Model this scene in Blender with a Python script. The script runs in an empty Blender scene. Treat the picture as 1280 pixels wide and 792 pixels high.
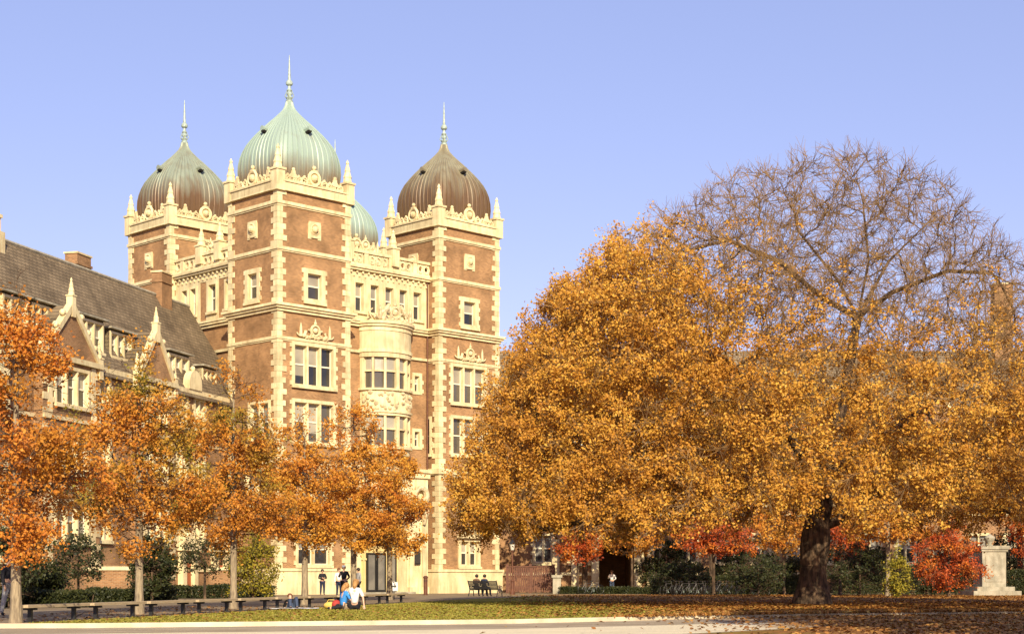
import bpy, bmesh, math, random
import numpy as np
from mathutils import Vector, Matrix
C = bpy.context.scene.collection
R = math.radians
S2 = math.sqrt(0.5)
F_PX, HY, EYE = 1980.0, 724.0, 1.05
def px2x(px, d): return (px - 640.0) / F_PX * d
def py2z(py, d): return EYE + (HY - py) / F_PX * d
def gd(py): return EYE * F_PX / (py - HY)          # ground depth of a picture row, used to survey the place

# ------------------------------------------------------------------ materials
M = {}
def mat(name, col, rough=.7, col2=None, scale=3.0, detail=6, bump=0.0, bscale=None, metal=0, spec=.3,
        lo=.35, hi=.65, stretch=None):
    m = bpy.data.materials.new(name); m.use_nodes = True
    nt = m.node_tree; b = nt.nodes['Principled BSDF']
    b.inputs['Base Color'].default_value = (*col, 1); b.inputs['Roughness'].default_value = rough
    b.inputs['Metallic'].default_value = metal; b.inputs['Specular IOR Level'].default_value = spec
    tc = nt.nodes.new('ShaderNodeTexCoord'); vec = tc.outputs['Object']
    if stretch:
        mp = nt.nodes.new('ShaderNodeMapping'); mp.inputs['Scale'].default_value = stretch
        nt.links.new(vec, mp.inputs[0]); vec = mp.outputs[0]
    if col2:
        n = nt.nodes.new('ShaderNodeTexNoise'); n.inputs['Scale'].default_value = scale; n.inputs['Detail'].default_value = detail
        nt.links.new(vec, n.inputs['Vector'])
        r = nt.nodes.new('ShaderNodeValToRGB'); r.color_ramp.elements[0].position = lo; r.color_ramp.elements[1].position = hi
        r.color_ramp.elements[0].color = (*col, 1); r.color_ramp.elements[1].color = (*col2, 1)
        nt.links.new(n.outputs[0], r.inputs[0]); nt.links.new(r.outputs[0], b.inputs['Base Color'])
    if bump:
        n2 = nt.nodes.new('ShaderNodeTexNoise'); n2.inputs['Scale'].default_value = bscale or scale * 3; n2.inputs['Detail'].default_value = 8
        nt.links.new(vec, n2.inputs['Vector'])
        bp = nt.nodes.new('ShaderNodeBump'); bp.inputs['Strength'].default_value = 1; bp.inputs['Distance'].default_value = bump
        nt.links.new(n2.outputs[0], bp.inputs['Height']); nt.links.new(bp.outputs[0], b.inputs['Normal'])
    M[name] = m; return m
def N(m, t): return m.node_tree.nodes.new(t)
def L(m, a, b): m.node_tree.links.new(a, b)

def brickmat(name, c1, c2, mortar, bw=.22, bh=.075, ms=.010, dirt=.5, flat=False, bump=.004):
    """brick courses on upright walls: u runs round the wall, v is the height; on roofs (flat) v follows the slope"""
    m = bpy.data.materials.new(name); m.use_nodes = True
    b = m.node_tree.nodes['Principled BSDF']; b.inputs['Roughness'].default_value = .88; b.inputs['Specular IOR Level'].default_value = .15
    tc = N(m, 'ShaderNodeTexCoord'); sx = N(m, 'ShaderNodeSeparateXYZ'); L(m, tc.outputs['Object'], sx.inputs[0])
    add = N(m, 'ShaderNodeMath'); add.operation = 'ADD'; L(m, sx.outputs[0], add.inputs[0])
    if not flat: L(m, sx.outputs[1], add.inputs[1])
    else: add.inputs[1].default_value = 0
    cx = N(m, 'ShaderNodeCombineXYZ'); L(m, add.outputs[0], cx.inputs[0]); L(m, sx.outputs[2], cx.inputs[1])
    br = N(m, 'ShaderNodeTexBrick'); L(m, cx.outputs[0], br.inputs['Vector'])
    br.inputs['Scale'].default_value = 1; br.inputs['Brick Width'].default_value = bw; br.inputs['Row Height'].default_value = bh
    br.inputs['Mortar Size'].default_value = ms; br.inputs['Bias'].default_value = 0
    br.inputs['Color1'].default_value = (*c1, 1); br.inputs['Color2'].default_value = (*c2, 1); br.inputs['Mortar'].default_value = (*mortar, 1)
    n = N(m, 'ShaderNodeTexNoise'); n.inputs['Scale'].default_value = .55; n.inputs['Detail'].default_value = 9; n.inputs['Roughness'].default_value = .65
    L(m, tc.outputs['Object'], n.inputs['Vector'])
    r = N(m, 'ShaderNodeValToRGB'); r.color_ramp.elements[0].position = .3; r.color_ramp.elements[1].position = .7
    a = 1 - dirt * .45; r.color_ramp.elements[0].color = (a, a * .97, a * .95, 1); r.color_ramp.elements[1].color = (1 + dirt * .35, 1 + dirt * .33, 1 + dirt * .3, 1)
    L(m, n.outputs[0], r.inputs[0])
    mx = N(m, 'ShaderNodeMix'); mx.data_type = 'RGBA'; mx.blend_type = 'MULTIPLY'; mx.inputs[0].default_value = 1
    L(m, br.outputs[0], mx.inputs[6]); L(m, r.outputs[0], mx.inputs[7]); L(m, mx.outputs[2], b.inputs['Base Color'])
    bp = N(m, 'ShaderNodeBump'); bp.inputs['Distance'].default_value = bump; bp.invert = True
    L(m, br.outputs['Fac'], bp.inputs['Height']); L(m, bp.outputs[0], b.inputs['Normal'])
    M[name] = m; return m

def leafmat(name, cols, patch=None, pscale=.5, trans=.35):
    """leaf colours differ from leaf to leaf; patch = another colour family that takes over in clumps of the crown"""
    m = bpy.data.materials.new(name); m.use_nodes = True; nt = m.node_tree
    nt.nodes.remove(nt.nodes['Principled BSDF']); out = nt.nodes['Material Output']
    g = N(m, 'ShaderNodeNewGeometry')
    def ramp(cs):
        r = N(m, 'ShaderNodeValToRGB'); r.color_ramp.interpolation = 'LINEAR'
        while len(r.color_ramp.elements) < len(cs): r.color_ramp.elements.new(.5)
        for i, c in enumerate(cs):
            r.color_ramp.elements[i].position = i / (len(cs) - 1); r.color_ramp.elements[i].color = (*c, 1)
        L(m, g.outputs['Random Per Island'], r.inputs[0]); return r.outputs[0]
    col = ramp(cols)
    if patch:
        c2 = ramp(patch); tc = N(m, 'ShaderNodeTexCoord')
        n = N(m, 'ShaderNodeTexNoise'); n.inputs['Scale'].default_value = pscale; n.inputs['Detail'].default_value = 3
        L(m, tc.outputs['Object'], n.inputs['Vector'])
        r = N(m, 'ShaderNodeValToRGB'); r.color_ramp.elements[0].position = .48; r.color_ramp.elements[1].position = .62
        L(m, n.outputs[0], r.inputs[0])
        mx = N(m, 'ShaderNodeMix'); mx.data_type = 'RGBA'; L(m, r.outputs[0], mx.inputs[0]); L(m, col, mx.inputs[6]); L(m, c2, mx.inputs[7]); col = mx.outputs[2]
    d = N(m, 'ShaderNodeBsdfPrincipled'); d.inputs['Roughness'].default_value = .55; d.inputs['Specular IOR Level'].default_value = .25
    t = N(m, 'ShaderNodeBsdfTranslucent'); ms = N(m, 'ShaderNodeMixShader'); ms.inputs[0].default_value = trans
    L(m, col, d.inputs['Base Color']); L(m, col, t.inputs['Color']); L(m, d.outputs[0], ms.inputs[1]); L(m, t.outputs[0], ms.inputs[2]); L(m, ms.outputs[0], out.inputs[0])
    M[name] = m; return m

brickmat('brick', (.385, .202, .082), (.235, .117, .047), (.38, .26, .15), ms=.012, dirt=.95)
brickmat('brick_wing', (.35, .18, .08), (.21, .105, .047), (.34, .235, .135), ms=.012, dirt=.95)
brickmat('roof_slate', (.225, .172, .108), (.16, .122, .077), (.095, .075, .052), bw=.42, bh=.24, ms=.02, dirt=.9, flat=True, bump=.02)
mat('stone', (.76, .66, .40), .8, (.61, .50, .29), 1.1, 8, .012, 9)
mat('stone_carved', (.70, .60, .39), .85, (.42, .33, .19), 5, 8, .05, 5)
mat('stone_grey', (.42, .38, .29), .9, (.26, .24, .18), 1.6, 8, .02, 8)
mat('timber_cream', (.66, .52, .24), .55, (.58, .45, .2), 2)
mat('sash_paint', (.72, .66, .5), .5)
mat('glass', (.028, .028, .03), .08, (.075, .07, .06), .9, 2, spec=.6)
mat('blind_reflection', (.30, .27, .21), .35, (.13, .12, .10), .8, 2, lo=.4, hi=.6, spec=.6)  # grey for blinds, with pane reflection also put into the colour
mat('dark_interior', (.012, .010, .009), .9)
mat('metal_dark', (.018, .017, .016), .45, spec=.5)
mat('fence_brown', (.14, .055, .028), .6, (.09, .035, .02), 4)
mat('flat_roof', (.12, .11, .1), .9)
mat('door_red', (.34, .095, .035), .55)
mat('plaza', (.19, .135, .075), .9, (.26, .195, .115), .8, 8, .01, 12)
mat('asphalt', (.25, .195, .13), .9, (.36, .285, .19), .5, 10, .006, 20)
mat('concrete', (.72, .66, .48), .85, (.58, .52, .36), .35, 9, .004, 14)
mat('kerb_stone', (.66, .58, .42), .85, (.46, .38, .26), 1.2, 9, .01, 9)
mat('bench_wood', (.46, .36, .22), .7, (.36, .27, .16), 3, stretch=(1, 8, 8))
mat('bark_pale', (.34, .27, .17), .9, (.17, .13, .085), 5, 8, .03, 9, stretch=(3, 3, .6))
mat('bark_dark', (.045, .029, .018), .95, (.15, .095, .055), 3.2, 8, .09, 5, stretch=(2.0, 2.0, .55), lo=.42, hi=.62)
mat('twig', (.20, .125, .06), .9, (.12, .075, .038), 1.5)
mat('twig_fine', (.30, .18, .075), .9, (.19, .115, .05), 1.5)
mat('twig_dark', (.10, .065, .04), .9)
leafmat('leaf_gold', [(.32, .135, .02), (.61, .30, .04), (.75, .46, .08), (.68, .36, .05), (.48, .21, .028)],
        [(.27, .115, .018), (.52, .235, .03), (.66, .34, .045), (.40, .165, .024)], .35)
leafmat('leaf_rust', [(.34, .10, .02), (.58, .21, .028), (.68, .30, .045), (.60, .22, .028), (.42, .12, .02)],
        [(.22, .09, .014), (.44, .20, .022), (.58, .28, .03)], .6)
leafmat('leaf_rust_green', [(.34, .12, .02), (.58, .23, .028), (.68, .32, .045), (.46, .15, .02)],
        [(.12, .12, .02), (.26, .23, .03), (.42, .30, .04), (.18, .16, .02)], .5)
leafmat('leaf_orange', [(.40, .15, .02), (.64, .29, .035), (.74, .40, .055), (.50, .19, .022)],
        [(.34, .10, .018), (.56, .19, .024), (.66, .26, .03)], .6)
leafmat('leaf_red', [(.20, .028, .012), (.42, .07, .016), (.58, .13, .025), (.32, .045, .014)], [(.55, .16, .02), (.66, .24, .03)], .7)
leafmat('leaf_green', [(.012, .017, .006), (.028, .036, .010), (.055, .058, .014), (.02, .026, .008)], trans=.2)
leafmat('leaf_yellowgreen', [(.10, .10, .012), (.28, .24, .025), (.42, .32, .03), (.06, .07, .012)])
leafmat('leaf_fallen', [(.15, .06, .018), (.30, .125, .028), (.42, .21, .045), (.21, .085, .022), (.38, .24, .06)], trans=.1)

def vary(name, cols):
    m = M[name]; b = m.node_tree.nodes['Principled BSDF']; o = N(m, 'ShaderNodeObjectInfo'); r = N(m, 'ShaderNodeValToRGB'); r.color_ramp.interpolation = 'CONSTANT'
    while len(r.color_ramp.elements) < len(cols): r.color_ramp.elements.new(.5)
    for i, c in enumerate(cols): r.color_ramp.elements[i].position = i / len(cols); r.color_ramp.elements[i].color = (*c, 1)
    src = b.inputs['Base Color'].links[0].from_socket; a = N(m, 'ShaderNodeMix'); a.data_type = 'RGBA'; a.inputs[0].default_value = .6
    L(m, o.outputs['Random'], r.inputs[0]); L(m, src, a.inputs[6]); L(m, r.outputs[0], a.inputs[7]); L(m, a.outputs[2], b.inputs['Base Color'])
    n = N(m, 'ShaderNodeTexNoise'); n.inputs['Scale'].default_value = 1.4; tc = N(m, 'ShaderNodeTexCoord'); L(m, tc.outputs['Object'], n.inputs['Vector']); bp = N(m, 'ShaderNodeBump'); bp.inputs['Distance'].default_value = .03; L(m, n.outputs[0], bp.inputs['Height']); L(m, bp.outputs[0], b.inputs['Normal'])
vary('glass', [(.02, .02, .02), (.05, .045, .035), (.015, .015, .018), (.12, .10, .07), (.03, .035, .04), (.015, .012, .01)])
vary('blind_reflection', [(.34, .30, .22), (.14, .13, .11), (.24, .23, .2), (.42, .38, .29), (.10, .10, .10)])
def coppermat(name, green, brown, zlo, zhi, mix):
    """aged copper: verdigris high up, bare brown metal where the patina has not taken (low on the dome)"""
    m = bpy.data.materials.new(name); m.use_nodes = True; b = m.node_tree.nodes['Principled BSDF']
    b.inputs['Roughness'].default_value = .5; b.inputs['Metallic'].default_value = .15
    tc = N(m, 'ShaderNodeTexCoord'); sx = N(m, 'ShaderNodeSeparateXYZ'); L(m, tc.outputs['Object'], sx.inputs[0])
    n = N(m, 'ShaderNodeTexNoise'); n.inputs['Scale'].default_value = 1.0; n.inputs['Detail'].default_value = 8
    mp = N(m, 'ShaderNodeMapping'); mp.inputs['Scale'].default_value = (2.2, 2.2, .35); L(m, tc.outputs['Object'], mp.inputs[0]); L(m, mp.outputs[0], n.inputs['Vector'])
    mr = N(m, 'ShaderNodeMapRange'); mr.inputs[1].default_value = zlo; mr.inputs[2].default_value = zhi; L(m, sx.outputs[2], mr.inputs[0])
    ma = N(m, 'ShaderNodeMath'); ma.operation = 'MULTIPLY_ADD'; L(m, n.outputs[0], ma.inputs[0]); ma.inputs[1].default_value = 1.5; ma.inputs[2].default_value = -.75 + mix
    ad = N(m, 'ShaderNodeMath'); ad.operation = 'ADD'; ad.use_clamp = True; L(m, ma.outputs[0], ad.inputs[0]); L(m, mr.outputs[0], ad.inputs[1])
    mx = N(m, 'ShaderNodeMix'); mx.data_type = 'RGBA'; L(m, ad.outputs[0], mx.inputs[0]); mx.inputs[6].default_value = (*brown, 1); mx.inputs[7].default_value = (*green, 1)
    L(m, mx.outputs[2], b.inputs['Base Color']); M[name] = m; return m
# every cut block takes its own tone, and rain has streaked the stone
def weather(name):
    m = M[name]; b = m.node_tree.nodes['Principled BSDF']; src = b.inputs['Base Color'].links[0].from_socket
    g = N(m, 'ShaderNodeNewGeometry'); r = N(m, 'ShaderNodeMapRange'); r.inputs[3].default_value = .80; r.inputs[4].default_value = 1.10; L(m, g.outputs['Random Per Island'], r.inputs[0])
    tc = N(m, 'ShaderNodeTexCoord'); mp = N(m, 'ShaderNodeMapping'); mp.inputs['Scale'].default_value = (3.2, 3.2, .45); L(m, tc.outputs['Object'], mp.inputs[0])
    n = N(m, 'ShaderNodeTexNoise'); n.inputs['Scale'].default_value = 1; n.inputs['Detail'].default_value = 9; n.inputs['Roughness'].default_value = .7; L(m, mp.outputs[0], n.inputs['Vector'])
    rr_ = N(m, 'ShaderNodeValToRGB'); rr_.color_ramp.elements[0].position = .33; rr_.color_ramp.elements[1].position = .56; rr_.color_ramp.elements[0].color = (.76, .72, .65, 1); rr_.color_ramp.elements[1].color = (1.04, 1.03, 1.0, 1); L(m, n.outputs[0], rr_.inputs[0])
    a = N(m, 'ShaderNodeMix'); a.data_type = 'RGBA'; a.blend_type = 'MULTIPLY'; a.inputs[0].default_value = 1; L(m, src, a.inputs[6]); L(m, rr_.outputs[0], a.inputs[7])
    c = N(m, 'ShaderNodeVectorMath'); c.operation = 'SCALE'; L(m, a.outputs[2], c.inputs[0]); L(m, r.outputs[0], c.inputs[3]); L(m, c.outputs[0], b.inputs['Base Color'])
weather('stone'); weather('stone_carved'); weather('stone_grey')
coppermat('copper_green', (.32, .41, .335), (.20, .15, .09), 29.8, 31.4, .10)
coppermat('copper_mixed', (.26, .295, .22), (.15, .085, .04), 30.3, 32.6, -.04)
coppermat('copper_brown', (.26, .24, .155), (.14, .082, .038), 30.4, 33.4, -.12)
mat('finial_metal', (.40, .50, .44), .4, (.26, .30, .24), 6)

def leafy_ground(name, base_a, base_b, litter_x0, litter_x1, amount):
    """grass with drifts of fallen leaves that thicken towards +X (under the big tree)"""
    m = bpy.data.materials.new(name); m.use_nodes = True; b = m.node_tree.nodes['Principled BSDF']; b.inputs['Roughness'].default_value = .95
    b.inputs['Specular IOR Level'].default_value = .1
    tc = N(m, 'ShaderNodeTexCoord'); sx = N(m, 'ShaderNodeSeparateXYZ'); L(m, tc.outputs['Object'], sx.inputs[0])
    def noise(s, d=6):
        n = N(m, 'ShaderNodeTexNoise'); n.inputs['Scale'].default_value = s; n.inputs['Detail'].default_value = d; L(m, tc.outputs['Object'], n.inputs['Vector']); return n.outputs[0]
    def ramp(i, p0, c0, p1, c1):
        r = N(m, 'ShaderNodeValToRGB'); r.color_ramp.elements[0].position = p0; r.color_ramp.elements[1].position = p1
        r.color_ramp.elements[0].color = (*c0, 1); r.color_ramp.elements[1].color = (*c1, 1); L(m, i, r.inputs[0]); return r.outputs[0]
    g = ramp(noise(.6, 9), .35, base_a, .65, base_b)
    lf = ramp(noise(4.5, 10), .38, (.14, .06, .018), .62, (.31, .14, .036))
    mr = N(m, 'ShaderNodeMapRange'); mr.inputs[1].default_value = litter_x0; mr.inputs[2].default_value = litter_x1; L(m, sx.outputs[0], mr.inputs[0])
    ma = N(m, 'ShaderNodeMath'); ma.operation = 'MULTIPLY_ADD'; L(m, noise(.9, 10), ma.inputs[0]); ma.inputs[1].default_value = 2.2; ma.inputs[2].default_value = -1.5
    ad = N(m, 'ShaderNodeMath'); ad.operation = 'MULTIPLY_ADD'; ad.use_clamp = True; L(m, mr.outputs[0], ad.inputs[0]); ad.inputs[1].default_value = amount; L(m, ma.outputs[0], ad.inputs[2])
    mx = N(m, 'ShaderNodeMix'); mx.data_type = 'RGBA'; L(m, ad.outputs[0], mx.inputs[0]); L(m, g, mx.inputs[6]); L(m, lf, mx.inputs[7]); L(m, mx.outputs[2], b.inputs['Base Color'])
    bp = N(m, 'ShaderNodeBump'); bp.inputs['Distance'].default_value = .05; L(m, noise(9, 6), bp.inputs['Height']); L(m, bp.outputs[0], b.inputs['Normal'])
    M[name] = m
leafy_ground('lawn', (.17, .16, .026), (.27, .225, .042), -.5, 7.5, 1.6)
leafy_ground('asphalt_leafy', (.31, .245, .16), (.40, .32, .215), 4, 9, 1.2); leafy_ground('concrete_leafy', (.62, .53, .35), (.72, .62, .41), 4.5, 9, 1.9)

# ------------------------------------------------------------------ mesh helpers
class MB:
    """collects pieces and links them as ONE mesh object; fr maps face coordinates (s along, n outwards, z up) to local xyz"""
    def __init__(self): self.v = []; self.f = []
    def add(self, vs, fs):
        k = len(self.v); self.v += [tuple(p) for p in vs]; self.f += [tuple(i + k for i in f) for f in fs]; return self
    def box(self, x0, x1, y0, y1, z0, z1, fr=None):
        vs = [(x, y, z) for z in (z0, z1) for (x, y) in ((x0, y0), (x1, y0), (x1, y1), (x0, y1))]
        if fr: vs = [fr(x, y, z) for x, y, z in vs]
        return self.add(vs, [(0, 3, 2, 1), (4, 5, 6, 7), (0, 1, 5, 4), (1, 2, 6, 5), (2, 3, 7, 6), (3, 0, 4, 7)])
    def prism(self, pts, a, b, fr):
        """pts = (s, z) outline, extruded in n from a to b"""
        n = len(pts); vs = [fr(s, a, z) for s, z in pts] + [fr(s, b, z) for s, z in pts]
        fs = [tuple(range(n)), tuple(range(2 * n - 1, n - 1, -1))] + [(i, (i + 1) % n, n + (i + 1) % n, n + i) for i in range(n)]
        return self.add(vs, fs)
    def lathe(self, cx, cy, prof, n=16, p=None, a0=0):
        vs = []; fs = []
        for r, z in prof:
            for i in range(n):
                t = a0 + 2 * math.pi * i / n; c, s = math.cos(t), math.sin(t)
                k = r if not p else r / ((abs(c) ** p + abs(s) ** p) ** (1 / p))
                vs.append((cx + k * c, cy + k * s, z))
        for j in range(len(prof) - 1):
            for i in range(n):
                a = j * n + i; b = j * n + (i + 1) % n
                fs.append((a, b, b + n, a + n))
        fs.append(tuple(range(n - 1, -1, -1))); m = (len(prof) - 1) * n; fs.append(tuple(range(m, m + n)))
        return self.add(vs, fs)
    def tube(self, pts, r, n=6, closed=False):
        pts = [Vector(p) for p in pts]; k = len(pts)
        rs = r if isinstance(r, (list, tuple)) else [r] * k
        vs = []; fs = []
        up = Vector((0, 0, 1)); prev = None
        for i, p in enumerate(pts):
            d = (pts[(i + 1) % k] - pts[i - 1]) if closed else (pts[min(i + 1, k - 1)] - pts[max(i - 1, 0)])
            d.normalize()
            if prev is None:
                a = d.cross(up)
                if a.length < .1: a = d.cross(Vector((1, 0, 0)))
            else: a = prev - d * prev.dot(d)
            a.normalize(); prev = a.copy(); b = d.cross(a)
            for j in range(n):
                t = 2 * math.pi * j / n; vs.append(p + (a * math.cos(t) + b * math.sin(t)) * rs[i])
        m = k if closed else k - 1
        for i in range(m):
            for j in range(n):
                a0 = i * n + j; a1 = i * n + (j + 1) % n; b0 = ((i + 1) % k) * n + j; b1 = ((i + 1) % k) * n + (j + 1) % n
                fs.append((a0, a1, b1, b0))
        if not closed: fs.append(tuple(range(n - 1, -1, -1))); fs.append(tuple(range((k - 1) * n, k * n)))
        return self.add(vs, fs)
    def ball(self, c, r, seg=8, rings=6, sc=(1, 1, 1)):
        prof = []; vs = []; fs = []
        for i in range(rings + 1):
            ph = math.pi * i / rings
            for j in range(seg):
                t = 2 * math.pi * j / seg
                vs.append((c[0] + r * sc[0] * math.sin(ph) * math.cos(t), c[1] + r * sc[1] * math.sin(ph) * math.sin(t), c[2] - r * sc[2] * math.cos(ph)))
        for i in range(rings):
            for j in range(seg):
                a = i * seg + j; b = i * seg + (j + 1) % seg; fs.append((a, b, b + seg, a + seg))
        return self.add(vs, fs)
    def build(self, name, material, parent=None, smooth=False, recalc=True):
        me = bpy.data.meshes.new(name); me.from_pydata(self.v, [], self.f)
        if recalc:
            bm = bmesh.new(); bm.from_mesh(me); bmesh.ops.remove_doubles(bm, verts=bm.verts, dist=1e-5); bmesh.ops.recalc_face_normals(bm, faces=bm.faces); bm.to_mesh(me); bm.free()
        if smooth: me.shade_smooth()
        me.materials.append(material if not isinstance(material, str) else M[material])
        o = bpy.data.objects.new(name, me); C.objects.link(o)
        if parent is not None: o.parent = parent
        return o
def tag(o, label=None, cat=None, group=None, kind=None):
    for k, v in (('label', label), ('category', cat), ('group', group), ('kind', kind)):
        if v: o[k] = v
    return o
def empty(name, loc=(0, 0, 0), rz=0, **kw):
    o = bpy.data.objects.new(name, None); C.objects.link(o); o.location = loc; o.rotation_euler = (0, 0, rz); o.empty_display_size = .3
    return tag(o, **kw)
def copy_tree(o, parent=None):
    c = o.copy(); C.objects.link(c)
    if parent is not None: c.parent = parent
    for ch in list(o.children): copy_tree(ch, c)
    return c
def fast_mesh(name, verts, faces, material, parent=None, smooth=False):
    """verts (n,3), faces (m,k) numpy"""
    me = bpy.data.meshes.new(name); verts = np.ascontiguousarray(verts, dtype=np.float32); faces = np.ascontiguousarray(faces, dtype=np.int32)
    me.vertices.add(len(verts)); me.vertices.foreach_set('co', verts.ravel())
    m, k = faces.shape; me.loops.add(m * k); me.loops.foreach_set('vertex_index', faces.ravel())
    me.polygons.add(m); me.polygons.foreach_set('loop_start', np.arange(0, m * k, k, dtype=np.int32))
    if smooth: me.polygons.foreach_set('use_smooth', np.ones(m, dtype=bool))
    me.update(calc_edges=True); me.materials.append(M[material])
    o = bpy.data.objects.new(name, me); C.objects.link(o)
    if parent is not None: o.parent = parent
    return o

# face frames: (s, n, z) -> local xyz
def FR(ox, oy):  return lambda s, n, z: (ox + s, oy - n, z)     # face whose outward side is local -y
def FLF(ox, oy): return lambda s, n, z: (ox - n, oy + s, z)     # face whose outward side is local -x

def wall_panel(mb, fr, s0, s1, z0, z1, holes, depth=.32):
    """a wall sheet with real openings and their reveals; holes = (s0, s1, z0, z1)"""
    hs = [h for h in holes]
    ss = sorted({s0, s1, *[h[0] for h in hs], *[h[1] for h in hs]}); zs = sorted({z0, z1, *[h[2] for h in hs], *[h[3] for h in hs]})
    for a, b in zip(ss, ss[1:]):
        if b - a < 1e-6: continue
        run = None
        for c, d in zip(zs, zs[1:]):
            ms, mz = (a + b) / 2, (c + d) / 2
            solid = not any(h[0] < ms < h[1] and h[2] < mz < h[3] for h in hs)
            mb.add([fr(a, 0, c), fr(b, 0, c), fr(b, 0, d), fr(a, 0, d)], [(0, 1, 2, 3)]) if solid else None
    for a, b, c, d in hs:
        q = [(a, c), (b, c), (b, d), (a, d)]
        for i in range(4):
            p, r = q[i], q[(i + 1) % 4]
            mb.add([fr(p[0], 0, p[1]), fr(r[0], 0, r[1]), fr(r[0], -depth, r[1]), fr(p[0], -depth, p[1])], [(0, 1, 2, 3)])

WRND = random.Random(5)
def window(parent, fr, sc, w, z0, z1, cols=1, rows=2, fw=.2, proud=.07, depth=.32, toothed=True, sill=True, stone='stone', sashed=True):
    """stone surround (> sash, pane). Returns the hole it needs"""
    a, b = sc - w / 2, sc + w / 2; mb = MB()
    i0, i1, j0, j1 = a + fw, b - fw, z0 + fw, z1 - fw
    mb.box(a, i0, -depth, proud, z0, z1, fr); mb.box(i1, b, -depth, proud, z0, z1, fr)
    mb.box(i0, i1, -depth, proud - .004, j1, z1, fr); mb.box(i0, i1, -depth, proud - .004, z0, j0, fr)
    if sill: mb.box(a - .06, b + .06, proud + .001, proud + .12, z0 - .06, z0 + .12, fr)
    if toothed:
        k = 0; z = z0 + .14
        while z + .32 < z1:
            if k % 2 == 0:
                mb.box(a - .16, a - .001, 0, proud - .012, z, z + .3, fr); mb.box(b + .001, b + .16, 0, proud - .012, z, z + .3, fr)
            z += .33; k += 1
    cw = (i1 - i0) / cols; mw = .13 if cols > 1 else 0
    for c in range(1, cols): mb.box(i0 + c * cw - mw / 2, i0 + c * cw + mw / 2, -depth + .03, proud - .03, j0, j1, fr)
    ob = mb.build('window', stone, parent)
    mid = j0 + (j1 - j0) * .52
    sb = MB(); pg = MB(); bl = MB(); t = .045
    for c in range(cols):
        p0 = i0 + c * cw + (mw / 2 if c else 0); p1 = i0 + (c + 1) * cw - (mw / 2 if c < cols - 1 else 0)
        if sashed:
            for (u0, u1, v0, v1) in ((p0, p0 + t, j0, j1), (p1 - t, p1, j0, j1), (p0 + t, p1 - t, j0, j0 + t), (p0 + t, p1 - t, j1 - t, j1), (p0 + t, p1 - t, mid - .05, mid + .05)):
                sb.box(u0, u1, -depth + .02, -depth + .10, v0, v1, fr)
        cut = mid if WRND.random() < .75 else (j1 if WRND.random() < .5 else j0 + .45 * (mid - j0))
        n0 = -depth + .035
        pg.add([fr(p0, n0, j0), fr(p1, n0, j0), fr(p1, n0, cut), fr(p0, n0, cut)], [(0, 1, 2, 3)])
        if cut < j1: bl.add([fr(p0, n0, cut), fr(p1, n0, cut), fr(p1, n0, j1), fr(p0, n0, j1)], [(0, 1, 2, 3)])
    if sashed: sb.build('sash', 'sash_paint', ob)
    pg.build('pane', 'glass', ob)
    if bl.v: bl.build('blind_reflection', 'blind_reflection', ob)
    return (a + .02, b - .02, z0 + .02, z1 - .02)

def arc(fr, sc, zc, r, a0, a1, n=10, nn=.1, sx=1.0):
    return [fr(sc + sx * r * math.cos(R(a0 + (a1 - a0) * i / n)), nn, zc + r * math.sin(R(a0 + (a1 - a0) * i / n))) for i in range(n + 1)]
def crest(mb, fr, sc, z, k=1.0, nn=.14):
    """carved crest: shield in a ring, crown, swags and two end finials"""
    mb.tube(arc(fr, sc, z + .62 * k, .36 * k, 0, 360, 14, nn)[:-1], .09 * k, 5, True)
    c = fr(sc, nn, z + .62 * k); mb.ball(c, .2 * k)
    mb.ball(fr(sc, nn, z + 1.12 * k), .12 * k); mb.tube([fr(sc, nn, z + 1.12 * k), fr(sc, nn, z + 1.45 * k)], [.08 * k, .02 * k], 5)
    for g in (-1, 1):
        mb.tube(arc(fr, sc + g * .62 * k, z + .38 * k, .25 * k, 90 if g < 0 else 90, 330 if g > 0 else -150, 10, nn), .07 * k, 5)
        mb.tube(arc(fr, sc + g * 1.28 * k, z + .55 * k, .42 * k, 180 if g > 0 else 0, 330 if g > 0 else -150, 10, nn), [.10 * k - .005 * i * k for i in range(11)], 5)
        mb.tube([fr(sc + g * 1.28 * k, nn, z + .1 * k), fr(sc + g * 1.28 * k, nn, z + .75 * k), fr(sc + g * 1.28 * k, nn, z + 1.08 * k)], [.13 * k, .09 * k, .02 * k], 6)
        mb.ball(fr(sc + g * .95 * k, nn, z + .2 * k), .15 * k)
    for i in range(9): mb.ball(fr(sc + (i - 4) * .26 * k, nn - .02, z + .12 * k + .05 * math.cos(i * 2.1) * k), .15 * k, 6, 4)

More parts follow.
